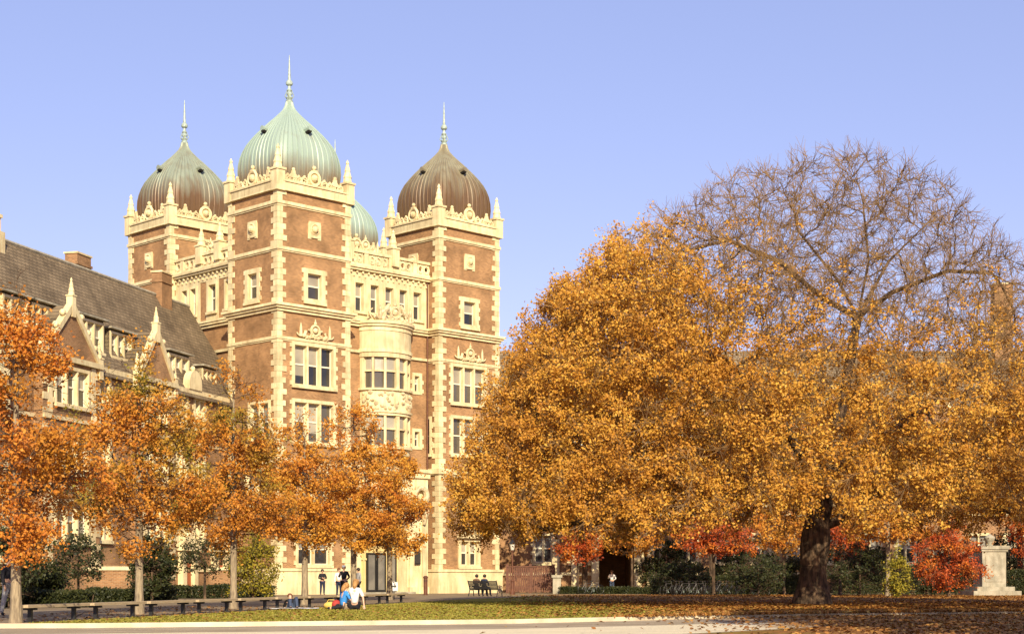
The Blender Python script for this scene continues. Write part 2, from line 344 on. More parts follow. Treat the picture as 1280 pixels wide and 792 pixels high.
def cresting(mb, fr, s0, s1, z):
    """openwork strapwork parapet with a tall cartouche at the middle of the side"""
    mb.box(s0, s1, -.16, .20, z - .52, z - .0, fr); mb.box(s0, s1, -.2, .28, z, z + .12, fr)
    mb.box(s0, s1, -.17, .24, z - .62, z - .53, fr)
    m = (s0 + s1) / 2; zz = z + .12
    mb.tube(arc(fr, m, zz + .55, .46, 0, 360, 16, .02)[:-1], .12, 5, True); mb.ball(fr(m, .04, zz + .55), .27, 8, 6)
    mb.prism([(m - .62, zz), (m + .62, zz), (m + .42, zz + .5), (m + .5, zz + .75), (m + .2, zz + 1.02), (m - .2, zz + 1.02), (m - .5, zz + .75), (m - .42, zz + .5)], -.1, .0, fr)
    mb.box(m - .2, m + .2, -.1, .12, zz + 1.0, zz + 1.14, fr); mb.ball(fr(m, 0, zz + 1.3), .16, 8, 6)
    half = (s1 - s0) / 2
    for g in (-1, 1):
        for d, r in ((.88, .24), (1.38, .21), (1.85, .29), (2.35, .2)):
            if d + r > half - .15: continue
            s = m + g * d
            mb.tube(arc(fr, s, zz + r, r, 0, 360, 12, .02)[:-1], .085, 5, True)
            mb.tube([fr(s, .02, zz), fr(s, .02, zz + r * .8)], .07, 5)
            if r > .26: mb.prism([(s - .2, zz + r), (s + .2, zz + r), (s + .12, zz + .8), (s - .12, zz + .8)], -.06, .1, fr); mb.ball(fr(s, .02, zz + .88), .13, 6, 5)
            else: mb.ball(fr(s, .02, zz + 2 * r + .06), .1, 6, 4)
        mb.tube([fr(m + g * .6, .02, zz + .2), fr(m + g * 1.1, .02, zz + .4), fr(m + g * 1.6, .02, zz + .15), fr(m + g * 2.2, .02, zz + .42), fr(m + g * (half - .4), .02, zz + .1)], .07, 5)

def pinnacle(mb, x, y, z0, z1, w=.42):
    h = z1 - z0
    mb.box(x - w, x + w, y - w, y + w, z0 - .9, z0 + h * .22); mb.box(x - w * 1.2, x + w * 1.2, y - w * 1.2, y + w * 1.2, z0 + h * .22 + .001, z0 + h * .28)
    mb.lathe(x, y, [(w * .95, z0 + h * .28), (w * .8, z0 + h * .42), (w * .9, z0 + h * .46), (w * .55, z0 + h * .62), (w * .62, z0 + h * .66), (w * .25, z0 + h * .86), (w * .36, z0 + h * .89), (w * .28, z0 + h * .93), (.02, z1)], 8, a0=R(22.5))

QR = random.Random(9)
def quoins(mb, x, y, sx, sy, z0, z1, pr=.06):
    """alternating corner blocks; sx, sy = inward directions from the corner (+1 or -1)"""
    z = z0; k = 0; h = .40
    while z < z1 - .1:
        zt = min(z + h - .02, z1); a, b = (.70, .40) if k % 2 else (.40, .70); a += QR.uniform(-.07, .06); b += QR.uniform(-.07, .06); pr = .06 + QR.uniform(-.015, .012)
        mb.box(min(x - sx * pr, x + sx * a), max(x - sx * pr, x + sx * a), min(y - sy * pr, y + sy * b), max(y - sy * pr, y + sy * b), z, zt)
        z += h; k += 1
    mb.box(min(x - sx * pr * .6, x + sx * .36), max(x - sx * pr * .6, x + sx * .36), min(y - sy * pr * .6, y + sy * .36), max(y - sy * pr * .6, y + sy * .36), z0, z1)

# ------------------------------------------------------------------ the gatehouse
GH = empty('brick_gatehouse', (-16.28, 110, 0), R(45), label='tall brick gatehouse with four onion-domed corner towers and cream stone quoins', cat='building')
SX, SY = 6.4, 5.8
TOW = [(0, 0), (15.5, .4), (.65, 14.48), (16.1, 14.9)]
COP = ['copper_green', 'copper_brown', 'copper_mixed', 'copper_green']
def ring(mb, ox, oy, z0, z1, pr, sx=SX, sy=SY):
    mb.box(ox - pr, ox + sx + pr, oy - pr, oy + sy + pr, z0, z1)
dome_prof = [(3.50, 28.9), (3.62, 29.6), (3.70, 30.3), (3.67, 30.8), (3.56, 31.3), (3.38, 31.75), (3.12, 32.2), (2.78, 32.62), (2.38, 33.05), (1.93, 33.48), (1.48, 33.90), (1.05, 34.28), (.72, 34.60), (.47, 34.88), (.33, 35.15), (.26, 35.45)]
def dome_pt(cx, cy, c, s, r, z, k=1.0):
    """square plan with rounded corners low down, round near the tip; r is the half width across the corners"""
    p = 7.5 - 5.0 * max(0, min(1, (z - 30.6) / 4.0)) ** .8; q = r / 2 ** (.5 - 1 / p) / ((abs(c) ** p + abs(s) ** p) ** (1 / p)) * k
    return (cx + q * c * 1.015, cy + q * s * .965, z)
for ti, (ox, oy) in enumerate(TOW):
    fr, fl = FR(ox, oy), FLF(ox, oy)
    holesR, holesL = [], []
    tw = MB()
    front = ti in (0, 1)
    # windows
    if ti != 3:
        holesR.append(window(GH, fr, SX / 2, 1.9, 20.55, 23.0, 1, 2, .34, .08))
        holesL.append(window(GH, fl, SY / 2, 1.75, 20.55, 23.0, 1, 2, .34, .08))
        if front:
            holesR.append(window(GH, fr, 3.15, 3.9, 14.55, 17.75, 3, 2, .24, .09, .35))
            holesR.append(window(GH, fr, 3.15, 3.9, 10.55, 13.75, 3, 2, .24, .09, .35))
            holesR.append(window(GH, fr, 3.15, 2.6, 6.2, 8.9, 2, 2, .2, .07))
            holesR.append(window(GH, fr, 3.15, 2.3, 1.95, 4.25, 2, 2, .24, .14, .32, False) if ti == 1 else window(GH, fr, 3.15, 3.2, 1.95, 4.4, 2, 2, .2, .08))
            holesL.append(window(GH, fl, 2.1, 2.6, 10.55, 13.6, 2, 2, .2, .08))
            if ti == 0: holesL.append(window(GH, fl, 2.6, 2.6, 6.2, 8.9, 2, 2, .2, .07))
    wall_panel(tw, fr, 0, SX, 0, 29.0, holesR); wall_panel(tw, fl, 0, SY, 0, 29.0, holesL)
    tw.add([(ox + SX, oy, 0), (ox + SX, oy + SY, 0), (ox + SX, oy + SY, 29), (ox + SX, oy, 29)], [(0, 1, 2, 3)])
    tw.add([(ox, oy + SY, 0), (ox + SX, oy + SY, 0), (ox + SX, oy + SY, 29), (ox, oy + SY, 29)], [(0, 1, 2, 3)])
    tw.add([(ox, oy, 29), (ox + SX, oy, 29), (ox + SX, oy + SY, 29), (ox, oy + SY, 29)], [(0, 1, 2, 3)])
    tower = tw.build('tower', 'brick', GH, recalc=False)
    cuts = [(1.85 if front else 0, 9.1), (9.55, 17.78), (18.0, 19.72), (20.3, 24.0), (24.25, 27.2), (27.45, 28.2)]
    for (x, y, a, b) in ((ox, oy, 1, 1), (ox + SX, oy, -1, 1), (ox, oy + SY, 1, -1), (ox + SX, oy + SY, -1, -1)):
        q = MB()
        for z0, z1 in cuts: quoins(q, x, y, a, b, z0, z1)
        q.build('quoin', 'stone', tower)
    for z, h, pr in ((27.2, .22, .14), (24.02, .22, .14), (17.80, .20, .12), (9.15, .4, .2)):
        bc = MB(); ring(bc, ox, oy, z, z + h, pr); ring(bc, ox, oy, z - .10, z, pr * .5); bc.build('belt_course', 'stone', tower)
    bc = MB(); ring(bc, ox, oy, 19.74, 19.94, .16); ring(bc, ox, oy, 19.942, 20.1, .30); ring(bc, ox, oy, 20.102, 20.28, .42)
    bc.build('cornice', 'stone', tower)
    if front:
        pl = MB(); ring(pl, ox, oy, 0, 1.65, .24); ring(pl, ox, oy, 1.652, 1.85, .32); pl.build('plinth', 'stone', tower)
    pa = MB()
    cresting(pa, fr, .3, SX - .3, 28.75); cresting(pa, fl, .3, SY - .3, 28.75)
    cresting(pa, lambda s, n, z: (ox + SX + n, oy + s, z), .3, SY - .3, 28.75); cresting(pa, lambda s, n, z: (ox + s, oy + SY + n, z), .3, SX - .3, 28.75)
    pa.build('parapet', 'stone', tower)
    for (x, y) in ((ox + .1, oy + .1), (ox + SX - .1, oy + .1), (ox + .1, oy + SY - .1), (ox + SX - .1, oy + SY - .1)):
        pn = MB(); pinnacle(pn, x, y, 29.0, 31.35, .36); pn.build('pinnacle', 'stone', tower)
    # stone tablets and crests
    for f, c in ((fr, SX / 2), (fl, SY / 2)):
        tb = MB(); tb.box(c - .5, c + .5, 0, .1, 25.2, 26.35, f); tb.box(c - .56, c - .3, .0, .07, 25.1, 26.2, f); tb.box(c + .3, c + .56, .0, .07, 25.1, 26.2, f)
        tb.ball(f(c, .12, 25.8), .26, 8, 6); tb.tube(arc(f, c, 25.8, .36, 0, 360, 12, .12)[:-1], .05, 4, True); tb.build('tablet', 'stone', tower)
    if front:
        cr = MB(); crest(cr, fr, 3.2, 17.98 + .05, 1.0); cr.build('crest', 'stone', tower)
        if ti == 1:
            pd = MB(); pd.box(1.75, 4.55, .16, .42, 4.27, 4.5, fr); pd.prism([(1.8, 4.52), (4.5, 4.52), (3.15, 5.2)], .12, .34, fr); pd.ball(fr(3.15, .3, 5.3), .14)
            pd.prism([(2.3, 4.6), (4.0, 4.6), (3.15, 5.02)], .342, .4, fr); pd.build('pediment', 'stone', tower)
        ap = MB(); ap.box(1.5, 4.8, .0, .12, 8.92, 9.14, fr); ap.build('lintel', 'stone', tower)
    # dome with standing seams
    cx, cy = ox + SX / 2, oy + SY / 2
    dm = MB(); n = 96
    vs = [dome_pt(cx, cy, math.cos(2 * math.pi * i / n), math.sin(2 * math.pi * i / n), r, z) for r, z in dome_prof for i in range(n)]
    dm.add(vs, [(j * n + i, j * n + (i + 1) % n, (j + 1) * n + (i + 1) % n, (j + 1) * n + i) for j in range(len(dome_prof) - 1) for i in range(n)])
    d = dm.build('dome', COP[ti], GH, smooth=True)
    sm = MB()
    for i in range(52):
        u = ((i % 13) + .5) / 6.5 - 1; t = math.atan(u) + math.pi / 2 * (i // 13); c, s = math.cos(t), math.sin(t)
        sm.tube([dome_pt(cx, cy, c, s, r, z, 1.006) for r, z in dome_prof], [max(.018, .045 * min(1, r / 2)) for r, z in dome_prof], 4)
    sm.build('seam', COP[ti], d)
    for t in (-90, -178, 0, 90):
        vt = MB(); c, s = math.cos(R(t)), math.sin(R(t)); r = 2.15
        vt.tube([(cx + r * c * .95, cy + r * s * .95, 32.85), (cx + (r + .28) * c, cy + (r + .28) * s, 32.95)], [.17, .17], 8); vt.build('vent', 'dark_interior', d)
        vh = MB(); vh.tube([(cx + r * c * .9, cy + r * s * .9, 33.04), (cx + (r + .36) * c, cy + (r + .36) * s, 33.10)], [.22, .19], 8); vh.build('vent_hood', COP[ti], d)
    fn = MB(); fn.lathe(cx, cy, [(.25, 35.4), (.27, 35.55), (.16, 35.62), (.25, 35.78), (.14, 35.9), (.20, 36.05), (.13, 36.2), (.2, 36.32), (.11, 36.45), (.1, 36.6), (.24, 36.72), (.26, 36.84), (.2, 36.98), (.10, 37.08), (.105, 37.1), (.05, 38.3), (.02, 38.85)], 10)
    for a in range(4):
        c, s = math.cos(R(a * 90 + 45)), math.sin(R(a * 90 + 45)); fn.tube([(cx + .12 * c, cy + .12 * s, 35.6), (cx + .32 * c, cy + .32 * s, 35.9), (cx + .14 * c, cy + .14 * s, 36.35)], .035, 4)
    fn.build('finial', 'finial_metal', d)

# connecting ranges
YC, XC = 1.6, 1.2
ff, lf = FR(0, YC), FLF(XC, 0)
holes = []
for s in (8.6, 10.05, 11.5, 12.9, 14.3):
    holes.append(window(GH, ff, s, 1.14, 20.75, 23.15, 1, 2, .17, .1, .35, False))
for s, z0, z1 in ((14.3, 15.2, 16.85), (14.3, 11.0, 12.6)):
    holes.append(window(GH, ff, s, 1.0, z0, z1, 1, 1, .24, .08, .3, True, False))
cw = MB(); wall_panel(cw, ff, SX, 15.5, 0, 24.0, holes, .35)
holesL = []
for s in (13.25, 12.1, 9.6, 7.4):
    holesL.append(window(GH, lf, s, 1.05 if s > 10 else 1.25, 20.8, 23.1, 1, 2, .17, .1, .35, False))
wall_panel(cw, lf, SY, 14.5, 0, 24.0, holesL, .35)
for x, y0, y1 in ((21.2, SY, 14.5),): cw.add([(x, y0, 0), (x, y1, 0), (x, y1, 24), (x, y0, 24)], [(0, 1, 2, 3)])
cw.add([(SX, 19.2, 0), (15.8, 19.2, 0), (15.8, 19.2, 24), (SX, 19.2, 24)], [(0, 1, 2, 3)])
curt = cw.build('wall', 'brick', GH, recalc=False)
rf = MB(); rf.box(XC + .4, 21.1, YC + .4, 19.1, 23.7, 24.0); rf.build('flat_roof', 'flat_roof', GH)
# stone dressing of the top storey
dr = MB()
hR = [(s - .57, s + .57, 20.75, 23.15) for s in (8.6, 10.05, 11.5, 12.9, 14.3)]
def cladding(mb, fr, s0, s1, z0, z1, hs, n=.05):
    ss = sorted({s0, s1, *[h[0] for h in hs], *[h[1] for h in hs]}); zs = sorted({z0, z1, *[h[2] for h in hs], *[h[3] for h in hs]})
    for a, b in zip(ss, ss[1:]):
        for c, d in zip(zs, zs[1:]):
            if b - a > 1e-5 and not any(h[0] < (a + b) / 2 < h[1] and h[2] < (c + d) / 2 < h[3] for h in hs): mb.box(a, b, .004, n, c, d, fr)
cladding(dr, ff, SX, 15.5, 20.1, 24.0, hR)
hL = [(13.25 - .525, 13.25 + .525, 20.8, 23.1), (12.1 - .525, 12.1 + .525, 20.8, 23.1)]
cladding(dr, lf, 11.2, 14.5, 20.1, 24.0, hL); cladding(dr, lf, 8.8, 10.4, 20.1, 24.0, [(9.6 - .625, 9.6 + .625, 20.8, 23.1)])
cladding(dr, lf, SY, 14.5, 23.25, 24.0, [], .045)
for (f, a, b) in ((ff, SX, 15.5), (lf, SY, 14.5)):
    dr.box(a, b, .0, .2, 19.74, 19.94, f); dr.box(a, b, .0, .34, 19.942, 20.1, f); dr.box(a, b, 0, .42, 20.102, 20.25, f)
    dr.box(a, b, .0, .16, 17.8, 18.0, f); dr.box(a, b, .0, .2, 9.15, 9.5, f)
    dr.box(a, b, .06, .3, 23.9, 24.05, f); dr.box(a, b, .06, .42, 24.052, 24.22, f)
    k = a + .2
    while k < b - .2: dr.box(k, k + .13, .07, .2, 23.68, 23.88, f); dr.ball(f(k + .35, .07, 23.48), .1, 6, 4); k += .55
dr.build('stone_dressing', 'stone', curt)
def balustrade(f, a, b, pins):
    mb = MB(); mb.box(a, b, -.12, .24, 24.23, 24.42, f); mb.box(a, b, -.12, .26, 25.2, 25.4, f)
    s = a + .35; k = 0
    while s < b - .3:
        if k % 4 == 0: mb.box(s - .2, s + .2, -.08, .22, 24.42, 25.2, f)
        else:
            mb.tube(arc(f, s, 24.81, .27, 0, 360, 12, .08)[:-1], .11, 5, True)
            mb.prism([(s - .27, 24.42), (s - .14, 24.42), (s - .3, 24.75)], -.02, .16, f); mb.prism([(s + .14, 24.42), (s + .27, 24.42), (s + .3, 24.75)], -.02, .16, f)
            mb.prism([(s - .14, 25.2), (s - .27, 25.2), (s - .3, 24.9)], -.02, .16, f); mb.prism([(s + .27, 25.2), (s + .14, 25.2), (s + .3, 24.9)], -.02, .16, f)
        s += .6; k += 1
    mb.build('balustrade', 'stone', curt)
    for s in pins:
        p = MB(); x, y, _ = f(s, .05, 0); pinnacle(p, x, y, 25.5, 27.4, .34); p.build('pinnacle', 'stone', curt)
balustrade(ff, SX + .02, 15.48, (7.5, 11.9)); balustrade(lf, SY + .02, 14.48, (8.6, 11.0))
cr = MB(); crest(cr, ff, 9.2, 25.3, .9, .05); crest(cr, lf, 9.8, 25.3, .8, .05); cr.build('crest', 'stone', curt)
rc = MB(); rc.box(3.2, 4.6, 12.2, 13.6, 24.0, 26.4); ch = rc.build('chimney', 'brick', GH)
rc = MB(); rc.box(3.1, 4.7, 12.1, 13.7, 26.402, 26.65); rc.build('chimney_cap', 'stone', ch)
dp = MB(); dp.tube([(15.3, YC - .12, 24), (15.3, YC - .12, .2)], .07, 6); dp.build('downpipe', 'fence_brown', curt)

# bow window over the entrance
BX, BA, BB = 10.95, 2.3, 1.75
def bow(mb, off, a0, a1, z0, z1, th=.25, n=None):
    n = n or max(2, int(abs(a1 - a0) / 9)); vs = []; fs = []
    for i in range(n + 1):
        t = R(a0 + (a1 - a0) * i / n); c, s = math.cos(t), math.sin(t)
        for r in (off, off - th):
            for z in (z0, z1): vs.append((BX + (BA + r) * c, YC - (BB + r) * s, z))
    for i in range(n):
        a = i * 4; b = a + 4; fs += [(a, b, b + 1, a + 1), (a + 2, a + 3, b + 3, b + 2), (a, a + 2, b + 2, b), (a + 1, b + 1, b + 3, a + 3)]
    fs += [(0, 1, 3, 2), (n * 4, n * 4 + 2, n * 4 + 3, n * 4 + 1)]
    mb.add(vs, fs)
bw = MB()
def half_disc(mb, off, z0, z1): mb.prism([(0, 0)], 0, 0, ff) if False else mb.add(*_hd(off, z0, z1))
def _hd(off, z0, z1):
    n = 20; pts = [(BX + (BA + off) * math.cos(math.pi * i / n), YC - .02 - (BB + off) * math.sin(math.pi * i / n)) for i in range(n + 1)]
    vs = [(x, y, z0) for x, y in pts] + [(x, y, z1) for x, y in pts]; k = n + 1
    return vs, [tuple(range(k)), tuple(range(2 * k - 1, k - 1, -1))] + [(i, (i + 1) % k, k + (i + 1) % k, k + i) for i in range(k)]
half_disc(bw, .28, 19.95, 20.15); half_disc(bw, .18, 19.75, 19.948); half_disc(bw, .06, 19.45, 19.748); half_disc(bw, 0, 18.1, 19.45)
half_disc(bw, .10, 17.85, 18.1); half_disc(bw, .02, 17.5, 17.85)
half_disc(bw, .12, 15.05, 15.2); half_disc(bw, -.05, 13.55, 15.05); half_disc(bw, .1, 13.4, 13.55); half_disc(bw, .0, 13.2, 13.4)
half_disc(bw, .1, 10.75, 10.95); half_disc(bw, -.1, 10.3, 10.75); half_disc(bw, -.5, 9.8, 10.3); half_disc(bw, -.9, 9.3, 9.8)
angs = [0, 12, 34, 38, 60, 64, 86, 94, 116, 120, 142, 146, 168, 180]
for z0, z1 in ((15.2, 17.5), (10.95, 13.2)):
    for a, b in ((0, 12), (33, 38), (59, 64), (86, 94), (116, 121), (142, 147), (168, 180)): bow(bw, -.05, a, b, z0, z1, .3)
    bow(bw, -.12, 12, 168, (z0 + z1) / 2 + .08, (z0 + z1) / 2 + .2, .16)
bay = bw.build('bay', 'stone', GH)
gl = MB(); bl = MB()
for z0, z1 in ((15.2, 17.5), (10.95, 13.2)): bow(gl, -.28, 8, 172, z0, z0 + (z1 - z0) * .55, .03); bow(bl, -.28, 8, 172, z0 + (z1 - z0) * .55, z1, .03)
gl.build('pane', 'glass', bay); bl.build('blind_reflection', 'blind_reflection', bay)
cp = MB(); rr = random.Random(3)
for i in range(70):
    t = rr.uniform(8, 172); z = rr.uniform(13.65, 14.95); cp.ball((BX + (BA - .05) * math.cos(R(t)), YC - (BB - .05) * math.sin(R(t)), z), rr.uniform(.09, .2), 6, 4, (1, 1, rr.uniform(.6, 1.3)))
cp.build('carved_panel', 'stone_carved', bay)
cr = MB(); crest(cr, FR(0, YC - 1.3), BX, 20.15, 1.15, .1)
for g in (-1, 1):   # two beasts holding the shield
    cr.tube([(BX + g * 1.7, YC - 1.0, 20.3), (BX + g * 1.2, YC - 1.2, 20.75), (BX + g * .75, YC - 1.3, 21.15), (BX + g * .55, YC - 1.35, 21.45)], [.2, .24, .2, .14], 6)
    cr.tube([(BX + g * 1.8, YC - .9, 20.3), (BX + g * 2.1, YC - .8, 20.8), (BX + g * 1.7, YC - .8, 21.1)], .06, 5)
cr.build('crest', 'stone_carved', bay)

# entrance frontispiece with recessed doorway
po = MB(); pf = FR(0, .25)
A0, A1, AZ = 7.7, 12.15, 3.6
po.box(A1, 14.25, -1.3, 0, 0, 9.1, pf); po.box(6.75, A0, -1.3, 0, 0, 9.1, pf)
arcpts = [(A0 + (A1 - A0) * i / 16, AZ + 1.35 * math.sin(math.pi * i / 16)) for i in range(17)]
po.prism([(A0, 9.1)] + arcpts + [(A1, 9.1)], -1.3, 0, pf)
po.box(6.65, 14.35, .0, .16, 8.7, 9.1, pf); po.box(6.6, 14.4, -1.3, .3, 9.102, 9.35, pf)
for s in (A1 + .35, 13.8, 7.3):
    po.box(s - .22, s + .22, .0, .18, .5, 6.0, pf); po.box(s - .32, s + .32, .0, .28, 6.0, 6.3, pf); po.box(s - .32, s + .32, .0, .28, .0, .5, pf)
porch = po.build('porch', 'stone', GH)
vo = MB()
for g, s in ((1, 13.3), (-1, 8.0)):
    vo.tube(arc(pf, s, 7.4, .55, -90, 200, 14, .3), [.30 - .012 * i for i in range(15)], 7); vo.tube([pf(s, .3, 6.8), pf(s + g * .45, .4, 6.2), pf(s + g * .3, .3, 5.2)], [.3, .22, .12], 7)
for s in (9.93,): crest(vo, pf, s, 5.4, 1.2, .15)
vo.build('scroll_carving', 'stone_carved', porch)
dw = MB(); rfm = FR(0, 1.27)
dw.box(A0 - .3, A1 + .3, -.3, -.2, 0, 5.2, rfm); dpan = dw.build('panelling', 'timber_cream', porch)
mm = MB()
for k in range(9): s = A0 + .1 + k * .54; mm.box(s - .05, s + .05, -.2, -.08, 0, 5.0, rfm)
mm.box(A0, A1, -.19, -.09, 2.5, 2.65, rfm); mm.build('mullion', 'timber_cream', porch)
dd = MB()
for s0, s1 in ((9.15, 10.0), (10.1, 10.95), (11.2, 12.0)):
    dd.box(s0, s0 + .08, -.19, .02, .1, 3.05, rfm); dd.box(s1 - .08, s1, -.19, .02, .1, 3.05, rfm); dd.box(s0 + .08, s1 - .08, -.19, .02, 2.95, 3.05, rfm); dd.box(s0 + .08, s1 - .08, -.19, .02, .1, .3, rfm)
dor = dd.build('door', 'metal_dark', GH)
gp = MB()
for s0, s1 in ((9.15, 10.0), (10.1, 10.95), (11.2, 12.0)): gp.box(s0 + .081, s1 - .081, -.1, -.07, .301, 2.949, rfm)
gp.build('pane', 'blind_reflection', dor)
stp = MB(); stp.box(7.4, 12.6, .0, .5, 0, .14, pf); stp.build('step', 'stone_grey', porch)

# ------------------------------------------------------------------ left dormitory range
WG = empty('dormitory_range', (-21.2, 110, 0), R(74.5), label='long gabled brick dormitory with steep slate roof and dormers, left of the gatehouse', cat='building')
wf = FR(0, 0)
W0, W1 = -46.0, 3.2
EZ, RZ, RB = 13.95, 21.2, 4.55
holes = []; gables = [(-18.4, 6.2, 17.0), (-8.2, 4.9, 17.0), (-27.6, 5.6, 17.0), (-37.5, 6.0, 17.0)]
def wing_win(s, w, z0, z1, cols, fr=wf): return window(WG, fr, s, w, z0, z1, cols, 2, .2, .08, .3)
s = -44.5
while s < 0:
    near = [g for g in gables if abs(s - g[0]) < g[1] / 2 + 1.0]
    if not near:
        for z0, z1 in ((11.2, 13.5), (7.3, 9.7), (3.3, 5.7)): holes.append(wing_win(s, 1.7, z0, z1, 2))
    s += 2.55
ww = MB(); wall_panel(ww, wf, W0, W1, 0, EZ, holes, .3)
ww.add([(W0, 0, 0), (W0, 2 * RB, 0), (W0, 2 * RB, EZ), (W0, RB, RZ - .1), (W0, 0, EZ)], [(0, 1, 2, 3, 4)])
ww.add([(W0, 2 * RB, 0), (W1, 2 * RB, 0), (W1, 2 * RB, EZ), (W0, 2 * RB, EZ)], [(0, 1, 2, 3)])
wall = ww.build('wall', 'brick_wing', WG, recalc=False)
ro = MB(); e = .35; sl = (RZ - EZ) / RB
ro.add([(W0 - .2, -e, EZ - e * sl), (W1 + 3, -e, EZ - e * sl), (W1 + 3, RB, RZ), (W0 - .2, RB, RZ)], [(0, 1, 2, 3)])
ro.add([(W0 - .2, 2 * RB + e, EZ - e * sl), (W1 + 3, 2 * RB + e, EZ - e * sl), (W1 + 3, RB, RZ), (W0 - .2, RB, RZ)], [(0, 1, 2, 3)])
roof = ro.build('roof', 'roof_slate', WG, recalc=False)
rd = MB(); rd.tube([(W0, RB, RZ + .02), (W1 + 3, RB, RZ + .02)], .14, 6); rd.build('ridge', 'stone_grey', roof)
st = MB()
for z, h, pr in ((EZ - .3, .3, .22), (10.2, .22, .1), (6.3, .22, .1), (1.6, .3, .12)): st.box(W0, W1, .003, pr, z, z + h, wf)
st.build('belt_course', 'stone', wall)
def chimney(parent, x, y, w, d, z0, z1, m='brick_wing'):
    c = MB(); c.box(x - w / 2, x + w / 2, y - d / 2, y + d / 2, z0, z1); c.box(x - w / 2 - .08, x + w / 2 + .08, y - d / 2 - .08, y + d / 2 + .08, z1 - .7, z1 - .55); o = c.build('chimney', m, parent)
    c = MB(); c.box(x - w / 2 - .07, x + w / 2 + .07, y - d / 2 - .07, y + d / 2 + .07, z1 + .002, z1 + .12); c.build('chimney_cap', 'stone', o)
    c = MB()
    for k in (-.25, .25): c.lathe(x + k * w, y, [(.12, z1 + .12), (.1, z1 + .22)], 8)
    c.build('chimney_pot', 'brick_wing', o)
def on_ridge(px):
    t = (px - 640) / F_PX; bx, by = -21.2 - .9636 * RB, 110 + .2672 * RB
    return (t * by - bx) / (.2672 - t * .9636)
chimney(roof, on_ridge(107), RB + .55, 1.7, .9, 19.8, 22.15)
chimney(roof, on_ridge(200), RB - .15, 1.5, .8, 20.0, 22.8)
lp = MB(); pinnacle(lp, on_ridge(-12), RB, 21.6, 24.9, .42); lp.box(on_ridge(-12) - .6, on_ridge(-12) + .6, RB - .6, RB + .6, 20, 21.5); lp.build('ridge_pinnacle', 'stone', roof)
for gi, (gc, gw, gz) in enumerate(gables):
    gf = FR(0, -.55); a, b = gc - gw / 2, gc + gw / 2
    hh = []
    for z0, z1 in ((11.0, 13.4), (7.1, 9.6), (3.1, 5.7)): hh.append(window(WG, gf, gc, gw * .62, z0, z1, 3, 2, .2, .08, .3))
    g = MB(); wall_panel(g, gf, a, b, 0, EZ, hh, .3)
    g.add([gf(a, 0, EZ), gf(b, 0, EZ), gf(gc, 0, gz)], [(0, 1, 2)])
    for s_ in (a, b): g.add([gf(s_, 0, 0), gf(s_, -.55, 0), gf(s_, -.55, EZ), gf(s_, 0, EZ)], [(0, 1, 2, 3)])
    go = g.build('gable', 'brick_wing', WG, recalc=False)
    gr = MB(); yb = (gz - EZ) / sl
    for s_ in (a, b): gr.add([(s_, -.5, EZ), (gc, -.5, gz), (gc, yb + .2, gz), (s_, 0.05, EZ)], [(0, 1, 2, 3)])
    gr.build('gable_roof', 'roof_slate', go, recalc=False)
    k = MB()
    for s_, g_ in ((a, -1), (b, 1)):
        p0 = (s_ + g_ * .12, EZ - .1); p1 = (gc + g_ * .12, gz + .1); nx, nz = .0, .30
        k.prism([p0, (p0[0] - g_ * .36, p0[1]), (p1[0] - g_ * .2, p1[1] - .25), (gc, gz + .35), p1], -.3, .14, gf)
        for j in range(1, 4): t = j / 4; k.ball(gf(p0[0] + (p1[0] - p0[0]) * t + g_ * .1, .0, p0[1] + (p1[1] - p0[1]) * t + .15), .2, 6, 5)
        x, y, _ = gf(s_, -.05, 0); pinnacle(k, x, y, EZ, EZ + 1.4, .2)
    x, y, _ = gf(gc, -.05, 0); pinnacle(k, x, y, gz + .2, gz + 1.6, .2)
    k.box(a - .1, b + .1, .003, .24, EZ - .32, EZ - .02, gf); k.box(a, b, .003, .12, 10.2, 10.42, gf); k.box(a, b, .003, .12, 6.3, 6.52, gf)
    q_ = 0.2
    while q_ < EZ - .8:
        for s_, g_ in ((a, 1), (b, -1)): k.box(min(s_ - g_ * .02, s_ + g_ * .5), max(s_ - g_ * .02, s_ + g_ * .5), .002, .06, q_, q_ + .4, gf)
        q_ += .85
    k.build('coping', 'stone', go)
    sb_ = MB()
    for z0, z1 in ((1.9, 6.25), (10.45, 13.6)):
        sb_.box(a + .52, gc - gw * .31 - .2, .003, .05, z0, z1, gf); sb_.box(gc + gw * .31 + .2, b - .52, .003, .05, z0, z1, gf)
    sb_.build('stone_facing', 'stone', go)
def dormer(sc, w, z0, z1, back):
    y0 = back; df = FR(0, y0)
    h = window(WG, df, sc, w, z0, z1 - .12, 3, 2, .16, .06, .25, False)
    d = MB(); yb = (z1 - EZ) / sl + .1
    for s_ in (sc - w / 2, sc + w / 2): d.add([(s_, y0, z0 - .6), (s_, y0, z1), (s_, yb, z1)], [(0, 1, 2)])
    d.box(sc - w / 2 + .01, sc + w / 2 - .01, y0 + .26, y0 + .3, z0, z1 - .05)
    dm_ = d.build('dormer', 'roof_slate', WG)
    c = MB(); c.box(sc - w / 2 - .25, sc + w / 2 + .25, y0 - .3, yb, z1 + .002, z1 + .12); c.build('dormer_roof', 'stone_grey', dm_)
def wing_s(px, back=0):
    t = (px - 640) / F_PX; bx, by = -21.2 - .9636 * back, 110 + .2672 * back
    return (t * by - bx) / (.2672 - t * .9636)
for px, w, z0, z1 in ((56, 2.6, 15.3, 17.0), (114, 3.0, 14.9, 17.0), (152, 2.8, 14.9, 16.7), (224, 3.0, 14.6, 16.4), (262, 2.2, 14.5, 16.0), (20, 2.6, 15.2, 17)):
    dormer(wing_s(px, .7), w, z0, z1, .75)
